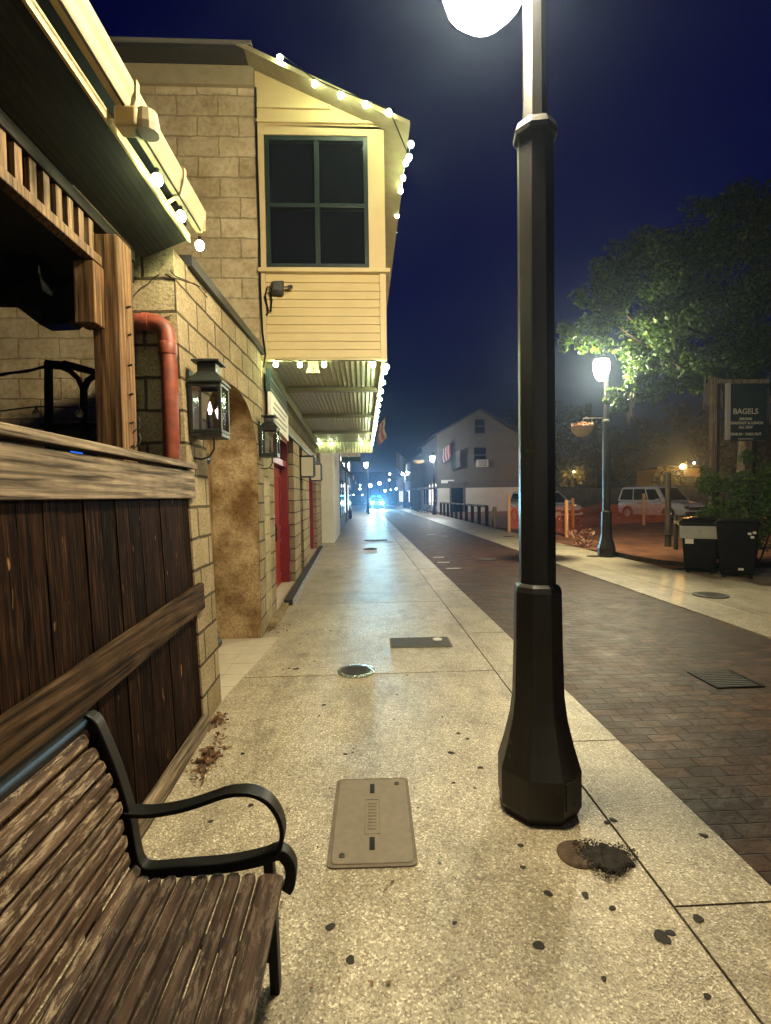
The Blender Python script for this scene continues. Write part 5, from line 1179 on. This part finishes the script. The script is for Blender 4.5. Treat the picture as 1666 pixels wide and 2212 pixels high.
MB().box(14.5, 46, 37, 37.3, 0, 1.95).build('wall', M['grey_block'], lw); MB().box(14.4, 46, 36.92, 37.38, 1.951, 2.05).build('coping', M['cap_dark'], lw)
ob = thing('ochre_building', (38, 60, 0), 'small ochre building lit orange beyond the parked people carrier', 'building')
a, b = gy(1440, 1012, 54), gy(1512, 1045, 54)
MB().box(a.x, b.x, 54, 60, 0, a.z).build('wall', M['orange_wall'], ob); MB().box(a.x-.2, b.x+.2, 53.7, 60, a.z+.001, a.z+.3).build('roof', M['roof'], ob)
MB().box(a.x+1.5, b.x-.6, 53.95, 53.998, 2.3, a.z-.9).build('window', M['cap_dark'], ob)
ol = thing('wall_lamp', gy(1475, 1008, 44), 'orange sodium lamp glowing beyond the parked people carrier', 'lamp'); p = WLOC[ol.name].copy()
MB().ball(p, .22, 10, 6).build('globe', M['orange_on'], ol, smooth=True); MB().tube([p+Vector((0, 0, .22)), p+Vector((.3, .0, .5)), p+Vector((.3, 0, -4))], .04, 6).build('bracket', M['black_iron'], ol)
point('orange_lamp_light', p+Vector((0, -.1, 0)), 2800, (1, .48, .1), .2)
ol = thing('wall_lamp', gy(1500, 1000, 62), 'small white lamp right of the orange sodium lamp', 'lamp'); p = WLOC[ol.name].copy()
MB().ball(p, .14, 8, 6).build('globe', M['bulb_cool'], ol); MB().tube([p, p+Vector((0, 1, .3))], .03, 6).build('bracket', M['black_iron'], ol)
point('orange_lamp_light', (18.0, 42.3, 3.4), 450, (1, .5, .12), .15)
ol = thing('wall_lamp', (18.0, 42.3, 3.4), 'dim orange lamp over the low grey wall', 'lamp'); p = WLOC[ol.name].copy()
MB().ball(p, .07, 8, 6).build('globe', M['orange_on'], ol); MB().tube([p+Vector((0, .07, 0)), (18.0, 42.5, 3.3), (18.0, 42.5, 0)], .04, 6).build('pole', M['black_iron'], ol)

# ================================================================== air, sky, sun
hz = MB().box(-112, 152, -26, 262, -1.2, 32).build('haze', None); hz['kind'] = 'stuff'
t = MT('haze_air'); t.nt.nodes.remove(t.b); v = t.n('VolumePrincipled', Color=(.50, .68, 1.0, 1), Density=.0014, Anisotropy=.86); t.nt.links.new(v.outputs[0], t.out.inputs['Volume']); hz.data.materials.append(t.m)
w = bpy.data.worlds.new('World'); scn.world = w; w.use_nodes = True; nt = w.node_tree
bg = nt.nodes['Background']; sky = nt.nodes.new('ShaderNodeTexSky'); sky.sky_type = 'NISHITA'; sky.sun_disc = False
sky.sun_elevation = R(-2); sky.sun_rotation = R(200); sky.air_density = 1.0; sky.dust_density = .3; sky.ozone_density = 3.0
mul = nt.nodes.new('ShaderNodeMix'); mul.data_type = 'RGBA'; mul.blend_type = 'MULTIPLY'; mul.inputs[0].default_value = 1.0
nt.links.new(sky.outputs[0], mul.inputs[6]); mul.inputs[7].default_value = (.004, .105, 1.95, 1); nt.links.new(mul.outputs[2], bg.inputs[0]); bg.inputs[1].default_value = .10
su = bpy.data.lights.new('sun', 'SUN'); su.energy = .004; su.angle = R(10); su.color = (.7, .8, 1)
suo = bpy.data.objects.new('sun', su); COL.objects.link(suo); suo.rotation_euler = (R(60), 0, R(200-180))

scn.view_settings.view_transform = 'Standard'; scn.view_settings.look = 'None'; scn.view_settings.exposure = 0; scn.view_settings.gamma = 1; scn.view_settings.use_curve_mapping = False
cy = scn.cycles; cy.use_denoising = True; cy.max_bounces = 8; cy.diffuse_bounces = 3; cy.glossy_bounces = 3; cy.transparent_max_bounces = 16; cy.volume_bounces = 0
cy.sample_clamp_indirect = 4; cy.caustics_reflective = False; cy.caustics_refractive = False
